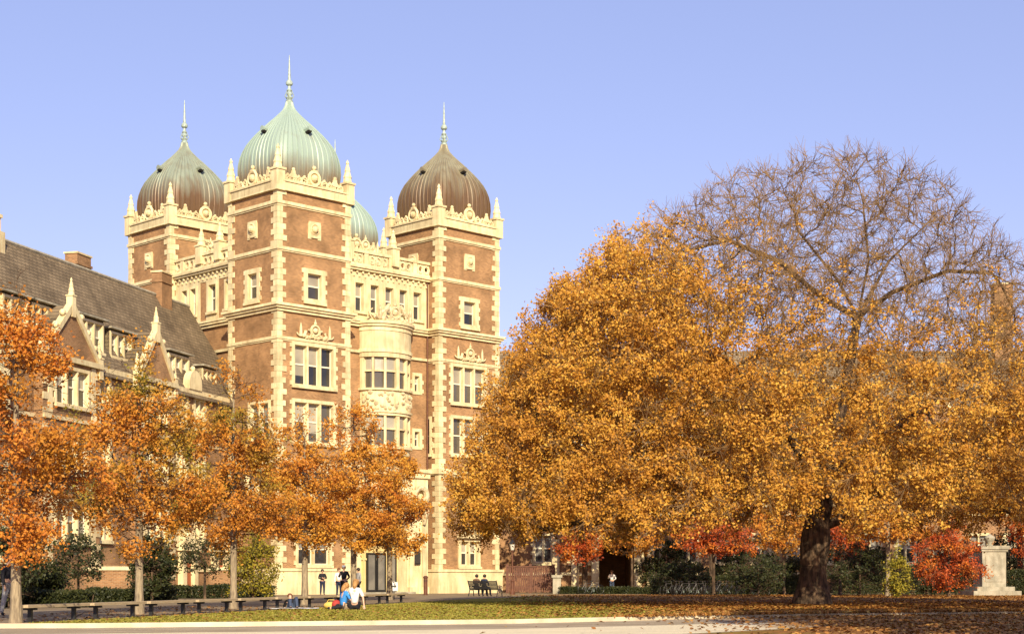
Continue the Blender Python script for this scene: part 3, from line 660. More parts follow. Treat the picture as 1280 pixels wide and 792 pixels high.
# small curved gablet and door at the ground
sg = MB(); s_ = wing_s(240); sg.prism([(s_ - .9, EZ)] + [(s_ + .9 * math.cos(R(180 - 12 * i)), EZ + .4 + .9 * math.sin(R(12 * i))) for i in range(16)] + [(s_ + .9, EZ)], -.2, .3, wf)
sg.ball(wf(s_, .05, EZ + 1.45), .18); sg.build('gablet', 'stone', WG)
for px in (232, 330 - 58):
    s_ = wing_s(px); d = MB(); d.box(s_ - .55, s_ + .55, .04, .12, 0, 2.5, wf); do = d.build('door', 'door_red', WG)
    d = MB(); d.box(s_ - 1.1, s_ - .56, .003, .4, 0, 3.0, wf); d.box(s_ + .56, s_ + 1.1, .003, .4, 0, 3.0, wf); d.box(s_ - 1.3, s_ + 1.3, .003, .55, 3.002, 3.4, wf); d.prism([(s_ - 1.2, 3.402), (s_ + 1.2, 3.402), (s_, 4.2)], .0, .4, wf); d.build('door_surround', 'stone', do)

# ------------------------------------------------------------------ right dormitory range, behind the big tree
RG = empty('rear_dormitory', (0, 131, 0), 0, label='brick dormitory with dark archway and tall chimney, behind the big golden tree', cat='building')
rf_ = FR(0, 0); R0, R1 = -5.5, 60.0
holes = []
for k in range(20):
    s = px2x(679, 131) + k * 3.0
    if 6.6 < s < 11.2:
        zz = ((11.0, 13.4), (7.1, 9.6))
    else: zz = ((11.0, 13.4), (7.1, 9.6), (2.3, 4.9))
    for z0, z1 in zz: holes.append(window(RG, rf_, s, 1.75, z0, z1, 2, 2, .2, .08, .3))
AR0, AR1 = px2x(749, 131), px2x(790, 131)
holes.append((AR0, AR1, 0, 4.3))
rw = MB(); wall_panel(rw, rf_, R0, R1, 0, EZ, holes, .3)
rw.add([(R1, 0, 0), (R1, 9, 0), (R1, 9, EZ), (R1, 4.5, 20.6), (R1, 0, EZ)], [(0, 1, 2, 3, 4)])
rw.add([(R0, 9, 0), (R1, 9, 0), (R1, 9, EZ), (R0, 9, EZ)], [(0, 1, 2, 3)])
rwall = rw.build('wall', 'brick_wing', RG, recalc=False)
tn = MB()
for x in (AR0, AR1): tn.add([(x, .3, 0), (x, 8, 0), (x, 8, 4.3), (x, .3, 4.3)], [(0, 1, 2, 3)])
tn.add([(AR0, 8, 0), (AR1, 8, 0), (AR1, 8, 4.3), (AR0, 8, 4.3)], [(0, 1, 2, 3)]); tn.add([(AR0, .3, 4.3), (AR1, .3, 4.3), (AR1, 8, 4.3), (AR0, 8, 4.3)], [(0, 1, 2, 3)])
tn.build('archway', 'brick_wing', RG, recalc=False)
ro = MB()
ro.add([(R0, -.4, EZ - .5), (R1 + .2, -.4, EZ - .5), (R1 + .2, 4.5, 20.6), (R0, 4.5, 20.6)], [(0, 1, 2, 3)])
ro.add([(R0, 9.4, EZ - .5), (R1 + .2, 9.4, EZ - .5), (R1 + .2, 4.5, 20.6), (R0, 4.5, 20.6)], [(0, 1, 2, 3)])
rroof = ro.build('roof', 'roof_slate', RG, recalc=False)
chimney(rroof, px2x(1252, 135.5), 4.5, 1.55, 1.2, 19.0, 26.2)
chimney(rroof, px2x(1400, 135.5), 4.5, 2.2, 1.4, 19.0, 24.4)
bt = MB()
for z, h, pr in ((EZ - .3, .3, .22), (10.2, .22, .1), (6.3, .22, .1)): bt.box(R0, R1, .003, pr, z, z + h, rf_)
bt.box(R0, AR0, .003, .16, 1.4, 1.65, rf_); bt.box(AR1, R1, .003, .16, 1.4, 1.65, rf_); bt.build('belt_course', 'stone', rwall)
cs = MB()
for x in (AR0 - .35, AR1 + .45, AR1 + 1.5, AR0 - 2.0, AR0 - 3.6):
    cs.box(x - .3, x + .3, .003, .5, 0, 4.4, rf_)
cs.box(AR0 - .8, AR1 + 2.0, .0, .65, 4.402, 4.9, rf_); cs.build('pilaster', 'stone', rwall)
for k in range(20):
    x = R0 + 1.6 + k * 3.0
    if AR0 - 1 < x < AR1 + 1: continue
for k, px in enumerate((740, 905, 1045, 1165)):
    gf = FR(0, -.4); gc = px2x(px, 131)
    g = MB(); g.prism([(gc - 2.6, EZ - .1), (gc + 2.6, EZ - .1), (gc, 17)], -.3, .1, gf); go = g.build('gable', 'brick_wing', RG)
    g = MB()
    for sgn in (-1, 1): g.prism([(gc + sgn * 2.75, EZ - .1), (gc + sgn * 2.35, EZ - .1), (gc, 16.75), (gc, 17.3)], -.32, .2, gf)
    g.build('coping', 'stone', go)

# ------------------------------------------------------------------ ground
def sheet(name, pts, z, material, **kw):
    me = bpy.data.meshes.new(name); me.from_pydata([(x, y, z) for x, y in pts], [], [tuple(range(len(pts)))]); me.materials.append(M[material])
    o = bpy.data.objects.new(name, me); C.objects.link(o); o['kind'] = 'structure'; return tag(o, **kw)
mat('soil', (.10, .085, .04), .95, (.15, .12, .05), .2)
sheet('ground', [(-900, -400), (900, -400), (900, 1600), (-900, 1600)], -.112, 'soil')
kerb = [(-60, 34.5), (-25, 36.6), (-10.3, 38.0), (-7.9, 38.9), (-2.1, 41.0), (0, 41.8), (3.7, 45.0), (5.4, 47.0), (9, 50.0), (16, 53.5), (30, 57), (70, 60)]
def slab(name, pts, z0, z1, material, hide=None):
    n = len(pts); me = bpy.data.meshes.new(name)
    me.from_pydata([(x, y, z0) for x, y in pts] + [(x, y, z1) for x, y in pts], [], [tuple(range(n, 2 * n))] + [(i, (i + 1) % n, n + (i + 1) % n, n + i) for i in range(n)])
    me.materials.append(M[material]); o = bpy.data.objects.new(name, me); C.objects.link(o); o['kind'] = 'structure'; return o
asp = [(x, y - .16) for x, y in kerb]
sheet('pavement', asp[::-1] + [(-60, 20), (70, 20)], -.104, 'asphalt_leafy') 
off = [(x, y - 4.6 - (.22 * max(0, x - 2) if x < 14 else 2.6)) for x, y in kerb]
sheet('path', [(x, y) for x, y in off][::-1] + [(-60, 26), (-25, 26.5), (0, 28), (3.5, 33.5), (8, 39.5), (16, 44), (30, 48), (70, 52)], -.100, 'concrete_leafy')
sheet('leafy_verge', [(.6, 10), (70, 10), (70, 51.8), (30, 47.8), (16, 43.8), (8, 39.2), (3.6, 33.2), (2.0, 26)], -.096, 'lawn')
kb = MB(); 
vs = []; 
for x, y in kerb: vs += [(x, y - .15, -.104), (x, y - .15, .012), (x, y, .012), (x, y, -.104)]
fs = []
for i in range(len(kerb) - 1):
    a = i * 4; b = a + 4
    for j in range(3): fs.append((a + j, b + j, b + j + 1, a + j + 1))
me = bpy.data.meshes.new('kerb'); me.from_pydata(vs, [], fs); me.materials.append(M['kerb_stone']); o = bpy.data.objects.new('kerb', me); C.objects.link(o); o['kind'] = 'structure'
# lawn from the kerb to the line of benches; plaza behind
row = lambda d: -11.35 + .205 * (d - 40)
back = [(row(36), 36.4), (row(45), 45), (row(60), 60), (row(72), 72), (-3.0, 84), (1.0, 98), (6, 106), (20, 110), (70, 112)]
slab('lawn', [(-11.8, 37.88)] + kerb[2:] + back[:0:-1], -.104, 0, 'lawn')
slab('plaza', [(-60, 34.52), (-25, 36.62), (-11.85, 37.9)] + [(x - .02, y + .1) for x, y in back[1:]] + [(70, 190), (-60, 190)], -.104, .004, 'plaza')

# ------------------------------------------------------------------ trees
def colonize(attr, nodes, parents, di, dk, step, iters=160, rng=None, trop=(0, 0, 0), wob=.25):
    rng = rng or np.random.default_rng(1)
    P = [np.array(p, float) for p in nodes]; par = list(parents); A = attr.copy(); nd = np.full(len(A), 1e9); ni = np.zeros(len(A), int); new = list(range(len(P)))
    trop = np.array(trop); kids = {}
    for it in range(iters):
        if not new or len(A) == 0: break
        Q = np.array([P[i] for i in new])
        for c in range(0, len(Q), 400):
            d = np.linalg.norm(A[:, None, :] - Q[None, c:c + 400, :], axis=2); j = d.argmin(1); m = d[np.arange(len(A)), j]
            b = m < nd; nd[b] = m[b]; ni[b] = np.array(new[c:c + 400])[j[b]]
        keep = nd > dk; A, nd, ni = A[keep], nd[keep], ni[keep]
        act = nd < di
        if not act.any(): break
        dirs = {}
        base = np.array(P)[ni[act]]; v = A[act] - base; v /= np.linalg.norm(v, axis=1)[:, None]
        acc = np.zeros((len(P), 3)); np.add.at(acc, ni[act], v); ids = np.unique(ni[act]); new = []
        for i in ids:
            d = acc[i]; l = np.linalg.norm(d)
            if l < 1e-6: continue
            d = d / l + trop + rng.normal(0, wob, 3); d /= np.linalg.norm(d); q = P[i] + d * step
            if any(np.linalg.norm(q - P[c]) < step * .35 for c in kids.get(i, [])): continue
            if len(kids.get(i, [])) > 3: continue
            P.append(q); par.append(int(i)); kids.setdefault(int(i), []).append(len(P) - 1); new.append(len(P) - 1)
    return np.array(P), np.array(par)
def radii(P, par, rt, rbase, cap=None):
    n = len(P); cnt = np.zeros(n); hask = np.zeros(n, bool)
    for i in range(1, n):
        if par[i] >= 0: hask[par[i]] = True
    cnt[~hask] = 1
    for i in range(n - 1, 0, -1):
        if par[i] >= 0: cnt[par[i]] += cnt[i]
    e = math.log(max(cnt[0], 2)) / math.log(rbase / rt)
    return rt * cnt ** (1 / e), cnt
def segs_mesh(A, B, ra, rb, n):
    d = B - A; L_ = np.linalg.norm(d, axis=1)[:, None]; L_[L_ < 1e-9] = 1; d = d / L_
    ref = np.where(np.abs(d[:, 2:3]) > .9, np.array([[1., 0, 0]]), np.array([[0, 0, 1.]])); a = np.cross(d, ref); a /= np.linalg.norm(a, axis=1)[:, None]; b = np.cross(d, a)
    t = np.arange(n) * 2 * np.pi / n; ring = a[:, None, :] * np.cos(t)[None, :, None] + b[:, None, :] * np.sin(t)[None, :, None]
    V = np.concatenate([A[:, None, :] + ring * ra[:, None, None], B[:, None, :] + ring * rb[:, None, None]], axis=1)
    j = np.arange(n); F = np.stack([j, (j + 1) % n, (j + 1) % n + n, j + n], axis=1)
    return V.reshape(-1, 3), (np.arange(len(A))[:, None, None] * 2 * n + F[None]).reshape(-1, 4)
def merge(parts):
    V = []; Fc = []; k = 0
    for v, f in parts: V.append(v); Fc.append(f + k); k += len(v)
    return np.concatenate(V), np.concatenate(Fc)
def leaves_mesh(P, size, rng, bias=(.08, -.62, .5), wid=.62):
    n = len(P); nr = rng.normal(0, 1, (n, 3)); nr /= np.linalg.norm(nr, axis=1)[:, None]; nr = nr * .85 + np.array(bias); nr /= np.linalg.norm(nr, axis=1)[:, None]
    t = rng.normal(0, 1, (n, 3)); t -= nr * (t * nr).sum(1)[:, None]; t /= np.linalg.norm(t, axis=1)[:, None]; b = np.cross(nr, t)
    s = (size * rng.uniform(.6, 1.35, n))[:, None]
    V = np.stack([P - t * s * .5, P + b * s * wid * .5 + nr * s * .12, P + t * s * .5, P - b * s * wid * .5 + nr * s * .12], axis=1)
    return V.reshape(-1, 3), np.arange(n * 4).reshape(-1, 4)
def skeleton_chain(nodes, parents, start, pts, step):
    """adds a hand-laid limb: from node index start through the points"""
    i = start; p = np.array(nodes[start], float)
    for q in pts:
        q = np.array(q, float); l = np.linalg.norm(q - p); k = max(1, int(round(l / step)))
        for j in range(1, k + 1): nodes.append(tuple(p + (q - p) * j / k)); parents.append(i); i = len(nodes) - 1
        p = q
    return i
def tree_parts(root, P, par, rad, cnt, rng, bark, twigmat, leafm, origin, leafp, nleaf, lsize, ntwig=3, tl=(.35, .8), thin=.045, flare=1.5, twr=.009, spread=.32):
    P = P.copy(); O = np.array(origin)
    i = np.arange(1, len(P)); a = par[i]; A, B = P[a], P[i]
    fl = lambda z: 1 + flare * .45 * np.clip(1 - z / 1.1, 0, 1) ** 2
    ra, rb = rad[a] * fl(A[:, 2] - O[2]), rad[i] * fl(B[:, 2] - O[2]); ra = np.minimum(ra, rb * 1.5)
    thick = rb > thin; parts = []
    parts.append(segs_mesh(A[thick] - O, B[thick] - O, ra[thick], rb[thick], 12)); v, f = merge(parts)
    fast_mesh('trunk', v, f, bark, root, True)
    tA, tB, tra, trb = [A[~thick] - O], [B[~thick] - O], [ra[~thick]], [rb[~thick]]
    # twigs from every thin node
    tn_ = np.where(rad < thin * 1.3)[0]; tn_ = tn_[tn_ > 0]
    base = np.repeat(P[tn_], ntwig, axis=0); dirp = np.repeat(P[tn_] - P[par[tn_]], ntwig, axis=0); dirp /= np.linalg.norm(dirp, axis=1)[:, None] + 1e-9
    d = dirp * .9 + rng.normal(0, .55, base.shape) + np.array([0, 0, .12]); d /= np.linalg.norm(d, axis=1)[:, None]
    l = rng.uniform(tl[0], tl[1], len(base))[:, None]; mid = base + d * l * .5; d2 = d + rng.normal(0, .3, d.shape) + np.array([0, 0, .1]); d2 /= np.linalg.norm(d2, axis=1)[:, None]; end = mid + d2 * l * .5
    n = len(base); tA += [base - O, mid - O]; tB += [mid - O, end - O]; tra += [np.full(n, twr * 1.3), np.full(n, twr)]; trb += [np.full(n, twr), np.full(n, twr * .45)]
    # side shoots
    d3 = d + rng.normal(0, .6, d.shape); d3 /= np.linalg.norm(d3, axis=1)[:, None]; e3 = mid + d3 * l * .45; tA.append(mid - O); tB.append(e3 - O); tra.append(np.full(n, twr * .9)); trb.append(np.full(n, twr * .4))
    v, f = segs_mesh(tA[0], tB[0], tra[0], trb[0], 4); fast_mesh('branch', v, f, twigmat, root)
    v, f = segs_mesh(np.concatenate(tA[1:]), np.concatenate(tB[1:]), np.concatenate(tra[1:]), np.concatenate(trb[1:]), 3); fast_mesh('twig', v, f, 'twig_fine' if twigmat == 'twig' else twigmat, root)
    anchors = np.concatenate([mid, end, e3, P[tn_]]); pr = leafp(anchors); k = rng.random(len(anchors)) < pr; anchors = anchors[k]
    if len(anchors) and nleaf:
        c = anchors[rng.integers(0, len(anchors), nleaf)] + rng.normal(0, spread * .5, (nleaf, 3))
        v, f = leaves_mesh(c - O, lsize, rng); fast_mesh('crown', v, f, leafm, root)

# ---- the big tree
rng = np.random.default_rng(11)
TX, TY = px2x(1015, 67), 67.0
PXs = np.array([-2.6, -1.6, 0, 1.9, 5, 8, 11, 14, 18, 21.4, 24, 26.5]); PZ = np.array([4.2, 7.0, 10.4, 13.4, 15.9, 17.6, 18.8, 19.3, 17.9, 14.4, 11.8, 6]) 
AXX = 13.0
def top_of(x, y):
    dx = x - AXX; dy = (y - TY) * 1.12; e = np.sqrt(dx * dx + dy * dy) + 1e-6; w = (1 + dx / e) / 2
    return w * np.interp(AXX + e, PXs, PZ, right=-5) + (1 - w) * np.interp(AXX - e, PXs, PZ, left=-5), e
def sample(n):
    out = []
    while sum(map(len, out)) < n:
        x = rng.uniform(-3, 27, 20000); y = rng.uniform(52, 83, 20000); z = rng.uniform(2.6, 19.6, 20000)
        tp, e = top_of(x, y); bt = 5.2 - .15 * e; ok = (z < tp) & (z > bt)
        sh = np.clip(1 - (tp - z) / 5.5, 0, 1); low = np.clip(1 - (z - bt) / 2.0, 0, 1); rim = np.clip((e - 8) / 6, 0, 1)
        ok &= rng.random(20000) < (.10 + .9 * np.maximum(np.maximum(sh, low * .7), rim * .7) ** 1.3)
        ok &= ~((y > 76) & (rng.random(20000) < .5))
        out.append(np.stack([x, y, z], 1)[ok])
    return np.concatenate(out)[:n]
att = sample(7500)
nodes = [(TX, TY, -.05)]; parents = [-1]
i_t = skeleton_chain(nodes, parents, 0, [(TX + .05, TY, 1.6), (TX + .2, TY, 3.2)], .45)
i_f = skeleton_chain(nodes, parents, i_t, [(TX + .35, TY, 4.6)], .45)
i_m = skeleton_chain(nodes, parents, i_f, [(TX + .9, TY, 6.8), (TX + 1.5, TY + .2, 9.5), (TX + 2.0, TY + .3, 12.2)], .45)
skeleton_chain(nodes, parents, i_t, [(TX + 1.1, TY - .2, 3.55), (TX + 1.7, TY - .3, 4.4), (TX + 3.4, TY - .6, 5.2), (TX + 6.0, TY - 1.5, 4.3), (TX + 9, TY - 2.2, 3.6)], .45)
skeleton_chain(nodes, parents, i_f, [(TX - 2.5, TY - .8, 5.6), (TX - 6, TY - 1.5, 5.0), (TX - 9.2, TY - 1.6, 3.6), (TX - 11.5, TY - 1.2, 3.15)], .45)
skeleton_chain(nodes, parents, i_f, [(TX - 1.6, TY - 2.5, 7.4), (TX - 4, TY - 6, 9)], .45)
skeleton_chain(nodes, parents, i_f, [(TX + 1.2, TY - 3, 6.4), (TX + 3, TY - 7, 7.5)], .45)
skeleton_chain(nodes, parents, i_m, [(TX + 3.4, TY, 13.2), (TX + 5.6, TY - .5, 14.0), (TX + 7.6, TY, 14.0)], .45)
skeleton_chain(nodes, parents, i_m, [(TX + 1.0, TY - .5, 13.6), (TX - .8, TY - 1, 15.6)], .45)
skeleton_chain(nodes, parents, i_m, [(TX + 2.4, TY, 14.5), (TX + 2.2, TY, 16.5)], .45)
skeleton_chain(nodes, parents, i_m, [(TX + 0.6, TY + .5, 13.0), (TX - 1.4, TY, 14.5), (TX - 3.6, TY, 15.4)], .45)
skeleton_chain(nodes, parents, i_m, [(TX + 3.6, TY + 1.5, 14.8), (TX + 5.2, TY + 1, 16.4)], .45)
P, par = colonize(att, nodes, parents, 6.5, .62, .42, 200, rng, (0, 0, .06), .22)
rad, cnt = radii(P, par, .012, .60); zz_ = np.clip((P[:, 2] - 4) / 7, 0, 1); rad = rad * np.where(rad > .15, 1 + .07 * np.sin(P[:, 2] * 3.1) + .05 * np.sin(P[:, 2] * 7.7 + P[:, 0]), 1); rad = np.maximum(rad * (1 - .42 * zz_), np.minimum(rad, .011))
def leafp(Q):
    x, z = Q[:, 0], Q[:, 2]; zt = np.interp(x, [4.2, 5.6, 7, 10, 13, 20, 26], [19, 16.6, 15.8, 14.4, 13.4, 12.9, 12.6]) + (Q[:, 1] - TY) * .12
    n = np.sin(x * 1.7 + Q[:, 1]) * .5 + np.sin(z * 2.1 + x) * .4
    wd = np.interp(x, [4, 8, 12], [4.6, 6.0, 7.5]); p = np.clip((zt + .9 + n - z) / wd, 0, 1) ** 1.5; tp, e = top_of(x, Q[:, 1]); inner = np.clip(1.25 - (tp - z) / 9, .5, 1); cl = np.sin(1.9 * x + 1.1 * Q[:, 1] + .8 * z) * np.sin(2.4 * z - .9 * x + 1.0) + .6 * np.sin(3.3 * x - 1.2 * z) * np.sin(2.9 * Q[:, 1] + 1.7 * z); inner = inner * np.clip(.52 + 1.0 * cl, .025, 1)
    thin_ = np.clip((x - 6) / 3, 0, 1) * np.clip((z - 8.5) / 2.5, 0, 1); return np.where(Q[:, 2] > 2.3, p * inner * (1 - .42 * thin_), 0)
BT = empty('golden_tree', (TX, TY, 0), label='huge spreading tree with golden leaves, bare twiggy top and thick dark trunk', cat='tree')
tree_parts(BT, P, par, rad, cnt, rng, 'bark_dark', 'twig', 'leaf_gold', (TX, TY, 0), leafp, 420000, .118, 5, (.45, 1.1), .034, 1.2, .0090, .24)
print('big tree nodes', len(P), 'tips', cnt[0])

# ---- smaller trees
def young_tree(name, x, y, h, rx, zb, trunk_r, seed, bark, leafm, label, cat='tree', group=None, natt=520, nleaf=11000, ls=.15, shape='oval', lean=0, top_sparse=.3, off=0, thin=.03, twigm='twig_dark', bald=0):
    g = np.random.default_rng(seed); O = (x, y, 0)
    out = []
    while sum(map(len, out)) < natt:
        u = g.uniform(-1, 1, (6000, 3)); zz = (u[:, 2] + 1) / 2
        if shape == 'oval': w = np.sqrt(np.clip(1 - (2 * zz - .75) ** 2 / 1.6, 0, 1)) * (1 - .55 * zz ** 2)
        elif shape == 'spire': w = np.minimum((1 - zz) ** .62 * 1.08, .35 + zz * 3.2) + .05
        else: w = np.sqrt(np.clip(1 - (2 * zz - 1) ** 2, 0, 1))
        w = w * (1 + .26 * np.sin(zz * 17 + seed) + .22 * np.sin(np.arctan2(u[:, 1], u[:, 0]) * 3 + seed * 2 + zz * 6)); r = np.hypot(u[:, 0], u[:, 1]); ok = r < w
        q = np.stack([x + off * zz + u[:, 0] * rx, y + u[:, 1] * rx, zb + zz * (h - zb)], 1)[ok]; out.append(q)
    att = np.concatenate(out)[:natt]
    nodes = [(x, y, -.03)]; parents = [-1]
    skeleton_chain(nodes, parents, 0, [(x + lean * .3, y, zb * .8), (x + lean + off * .4, y, zb + (h - zb) * .45), (x + lean + off * .8, y, zb + (h - zb) * .82)], .28)
    P, par = colonize(att, nodes, parents, max(1.6, rx * .9), .26, .2 if rx < 3.5 else .3, 120, g, (0, 0, .05), .2)
    rad, cnt = radii(P, par, .008, trunk_r)
    # trunk tapers evenly
    rt = empty(name, O, label=label, cat=cat, group=group)
    def lp(Q):
        n = np.sin(Q[:, 0] * 2.3 + seed) * np.sin(Q[:, 2] * 2.9 + seed) + np.sin(Q[:, 1] * 2.7); t = (Q[:, 2] - zb) / (h - zb)
        return np.where(Q[:, 2] < zb - .3, 0, np.clip(.68 + n * .7 - top_sparse * np.clip(t - .6, 0, 1) - bald, .04, 1))
    tree_parts(rt, P, par, rad, cnt, g, bark, twigm, leafm, O, lp, nleaf, ls, 2, (.18, .42), thin, 1.0, .006, .22)
    return rt
G1 = 'young oaks in a row along the benches'
specs = [(20, 38.5, 8.9, 2.0, 1.6, .125, 'leaf_rust', 'rust-leaved oak at the left edge of the photo, nearest of the row', 0),
         (174, 48, 8.4, 2.35, 1.8, .12, 'leaf_rust_green', 'rust and green oak, second of the row, its trunk before the second bench', .0),
         (292, 57.7, 9.2, 2.4, 1.9, .12, 'leaf_rust_green', 'young orange oak, third of the row from the left edge', .0),
         (381, 67, 8.2, 2.4, 2.3, .13, 'leaf_orange', 'young orange oak, fourth of the row, just behind the reclining person', 0),
         (442, 76, 10.2, 2.6, 2.4, .14, 'leaf_orange', 'orange oak rising behind the seated pair on the lawn', 0),
         (487, 82, 8.4, 2.1, 2.4, .14, 'leaf_orange', 'orange oak at the end of the row, before the entrance of the gatehouse', 0)]
for k, (px, d, h, rx, zb, tr, lm, lab, off_) in enumerate(specs):
    young_tree('oak_tree', px2x(px, d), d, h, rx, zb, tr, 21 + k, 'bark_pale', lm, lab, 'tree', G1, natt=620, nleaf=22500 - 1700 * k, ls=.092 + .008 * k, shape='spire', bald=.26 if k else .34)
others = [
 ('maple_tree', 1186, 96, 5.0, 2.0, .6, .09, 'leaf_red', 'round red-orange maple beside the stone pedestal', 520, 8000, .14, 'oval', 'bark_dark'),
 ('wall_shade_tree', 731, 121, 14, 5.0, 3.6, .22, 'leaf_rust', 'tall rust-coloured tree added to shade the wall left of the dark archway, behind the big golden crown', 600, 11000, .24, 'round', 'bark_dark'),  # tall rust trees are added to cast shadow on the rear wall
 ('wall_shade_tree', 890, 115, 15, 5.6, 3.6, .22, 'leaf_rust', 'tall rust-coloured tree, added to shade the wall, behind the big golden crown, above the bicycles', 600, 12000, .24, 'round', 'bark_dark'),
 ('wall_shade_tree', 1030, 116, 15, 5.6, 3.8, .22, 'leaf_rust', 'tall rust-coloured tree, added to shade the wall, directly behind the thick trunk', 600, 12000, .24, 'round', 'bark_dark'),
 ('wall_shade_tree', 1150, 115, 14, 5.6, 3.8, .22, 'leaf_rust', 'tall rust-coloured tree, added to shade the wall, between the thick trunk and the pedestal', 600, 12000, .24, 'round', 'bark_dark'),
 ('wall_shade_tree', 1275, 114, 14, 5.0, 3.8, .22, 'leaf_rust', 'tall rust-coloured tree, added to shade the wall, at the right edge, behind the pedestal', 600, 11000, .24, 'round', 'bark_dark'),
 ('maple_tree', 892, 104, 5.1, 2.6, 2.5, .1, 'leaf_red', 'red maple spreading over the dark hedge, left of the thick trunk', 420, 5200, .17, 'round', 'bark_dark'),
 ('maple_tree', 1110, 98, 6.0, 2.6, 3.2, .14, 'leaf_orange', 'orange tree with a pale forked trunk, right of the thick trunk', 420, 5200, .17, 'round', 'bark_pale'),
 ('maple_tree', 722, 118, 4.6, 1.8, 2.2, .08, 'leaf_red', 'red creeper-like small maple beside the dark archway', 300, 3200, .17, 'round', 'bark_dark'),
 ('maple_tree', 1304, 112, 5.6, 2.2, 1.6, .1, 'leaf_red', 'red maple at the right edge of the photo', 420, 5200, .16, 'round', 'bark_dark'),
 ('maple_tree', 1050, 106, 5.0, 2.0, 2.4, .1, 'leaf_red', 'dark red maple directly behind the fork of the thick trunk', 340, 3600, .17, 'round', 'bark_dark'),
 ('maple_tree', 980, 112, 6.0, 2.6, 2.8, .1, 'leaf_orange', 'orange maple between the red maple and the thick trunk', 380, 4200, .17, 'round', 'bark_dark'),
 ('evergreen_shrub', 190, 70, 2.8, .8, .2, .05, 'leaf_green', 'dark green shrub behind the second oak trunk', 300, 6500, .13, 'round', 'bark_dark'),
 ('evergreen_shrub', 98, 66, 2.9, 1.1, .9, .05, 'leaf_green', 'loose dark shrub left of the brick planter wall', 200, 1500, .13, 'round', 'bark_dark'),
 ('evergreen_shrub', 52, 62, 1.9, .9, .1, .05, 'leaf_green', 'low dark shrub beside the first oak trunk', 300, 5000, .13, 'round', 'bark_dark'),
 ('evergreen_shrub', 12, 58, 3.0, 1.3, .1, .05, 'leaf_green', 'dark shrub at the left edge of the photo', 300, 5200, .13, 'round', 'bark_dark'),
 ('evergreen_shrub', 256, 80, 3.2, 1.3, 1.2, .06, 'leaf_green', 'dark spreading shrub left of the yellow-green bush', 200, 1400, .13, 'round', 'bark_dark'),
 ('yellow_shrub', 316, 82, 3.6, 1.2, .4, .06, 'leaf_yellowgreen', 'yellow-green bush beside the third oak trunk', 300, 4800, .13, 'oval', 'bark_dark'),
 ('evergreen_shrub', 1122, 92, 3.0, .7, .2, .05, 'leaf_yellowgreen', 'slim bright green shrub beside the pale forked trunk', 160, 1700, .14, 'oval', 'bark_dark'),
 ('evergreen_shrub', 948, 100, 2.6, 1.7, .1, .05, 'leaf_green', 'rounded dark bush behind the bicycles, near the thick trunk', 300, 4600, .14, 'round', 'bark_dark'),
 ('evergreen_shrub', 850, 108, 2.2, 1.7, .1, .05, 'leaf_green', 'broad dark bush just right of the stone pilasters', 300, 4600, .14, 'round', 'bark_dark'),
 ('evergreen_shrub', 1075, 100, 3.4, 2.0, .1, .05, 'leaf_green', 'dark bush immediately right of the thick trunk', 300, 4600, .14, 'round', 'bark_dark'),
 ('shade_evergreen', 835, 122, 4.6, 2.6, .3, .1, 'leaf_green', 'dark evergreen, added to darken the wall, right of the stone pilasters', 340, 6000, .18, 'oval', 'bark_dark'),  # evergreens along the wall are added to hide and shade the sunlit facade
 ('shade_evergreen', 925, 122, 4.4, 2.8, .3, .1, 'leaf_green', 'broad dark evergreen, added to darken the wall, behind the red maple', 340, 6000, .18, 'oval', 'bark_dark'),
 ('shade_evergreen', 985, 123, 3.2, 2.0, .3, .1, 'leaf_green', 'dark evergreen, added to darken the wall, just left of the thick trunk, against the wall', 340, 6000, .18, 'oval', 'bark_dark'),
 ('shade_evergreen', 1082, 123, 4.2, 2.2, .3, .1, 'leaf_green', 'wide dark evergreen added against the wall to darken it, right of the thick trunk', 340, 6500, .18, 'oval', 'bark_dark'),
 ('shade_evergreen', 1190, 123, 4.4, 2.6, .3, .1, 'leaf_green', 'dark evergreen added against the wall to darken it, behind the round maple', 340, 6000, .18, 'oval', 'bark_dark'),
 ('shade_evergreen', 1262, 122, 5.2, 2.6, .3, .1, 'leaf_green', 'dark evergreen added against the wall to darken it, at the right edge of the photo', 340, 6000, .18, 'oval', 'bark_dark'),
 ('maple_tree', 790, 119, 5.2, 2.4, 2.8, .09, 'leaf_orange', 'small orange maple overhanging the stone pilasters', 340, 3200, .17, 'round', 'bark_dark'),
 ('evergreen_shrub', 1158, 106, 2.2, 1.6, .1, .05, 'leaf_green', 'low dark bush left of the round red-orange maple', 260, 3400, .14, 'round', 'bark_dark'),
]
for k, (nm, px, d, h, rx, zb, tr, lm, lab, na, nl, ls, shp, bk) in enumerate(others):
    young_tree(nm, px2x(px, d), d, h, rx, zb, tr, 61 + k, bk, lm, lab, 'shrub' if 'shrub' in nm else 'tree', None, na, nl, ls, shp)
# two neighbours beside the photographer, outside the picture: their shade falls across the path
for k, (x, y, h, rx) in enumerate(((18.8, 13, 22, 7.2), (27, 25, 22, 8), (34, 10, 21, 8))):
    young_tree('shade_tree', x, y, h, rx, 6.5, .35, 90 + k, 'bark_dark', 'leaf_gold', ('golden tree standing just outside the right edge of the photo', 'second golden tree outside the right edge, farther right', 'golden tree beyond the right edge, standing closest to the viewer')[k], 'tree', None, 900, 26000, .34, 'round', thin=.05)

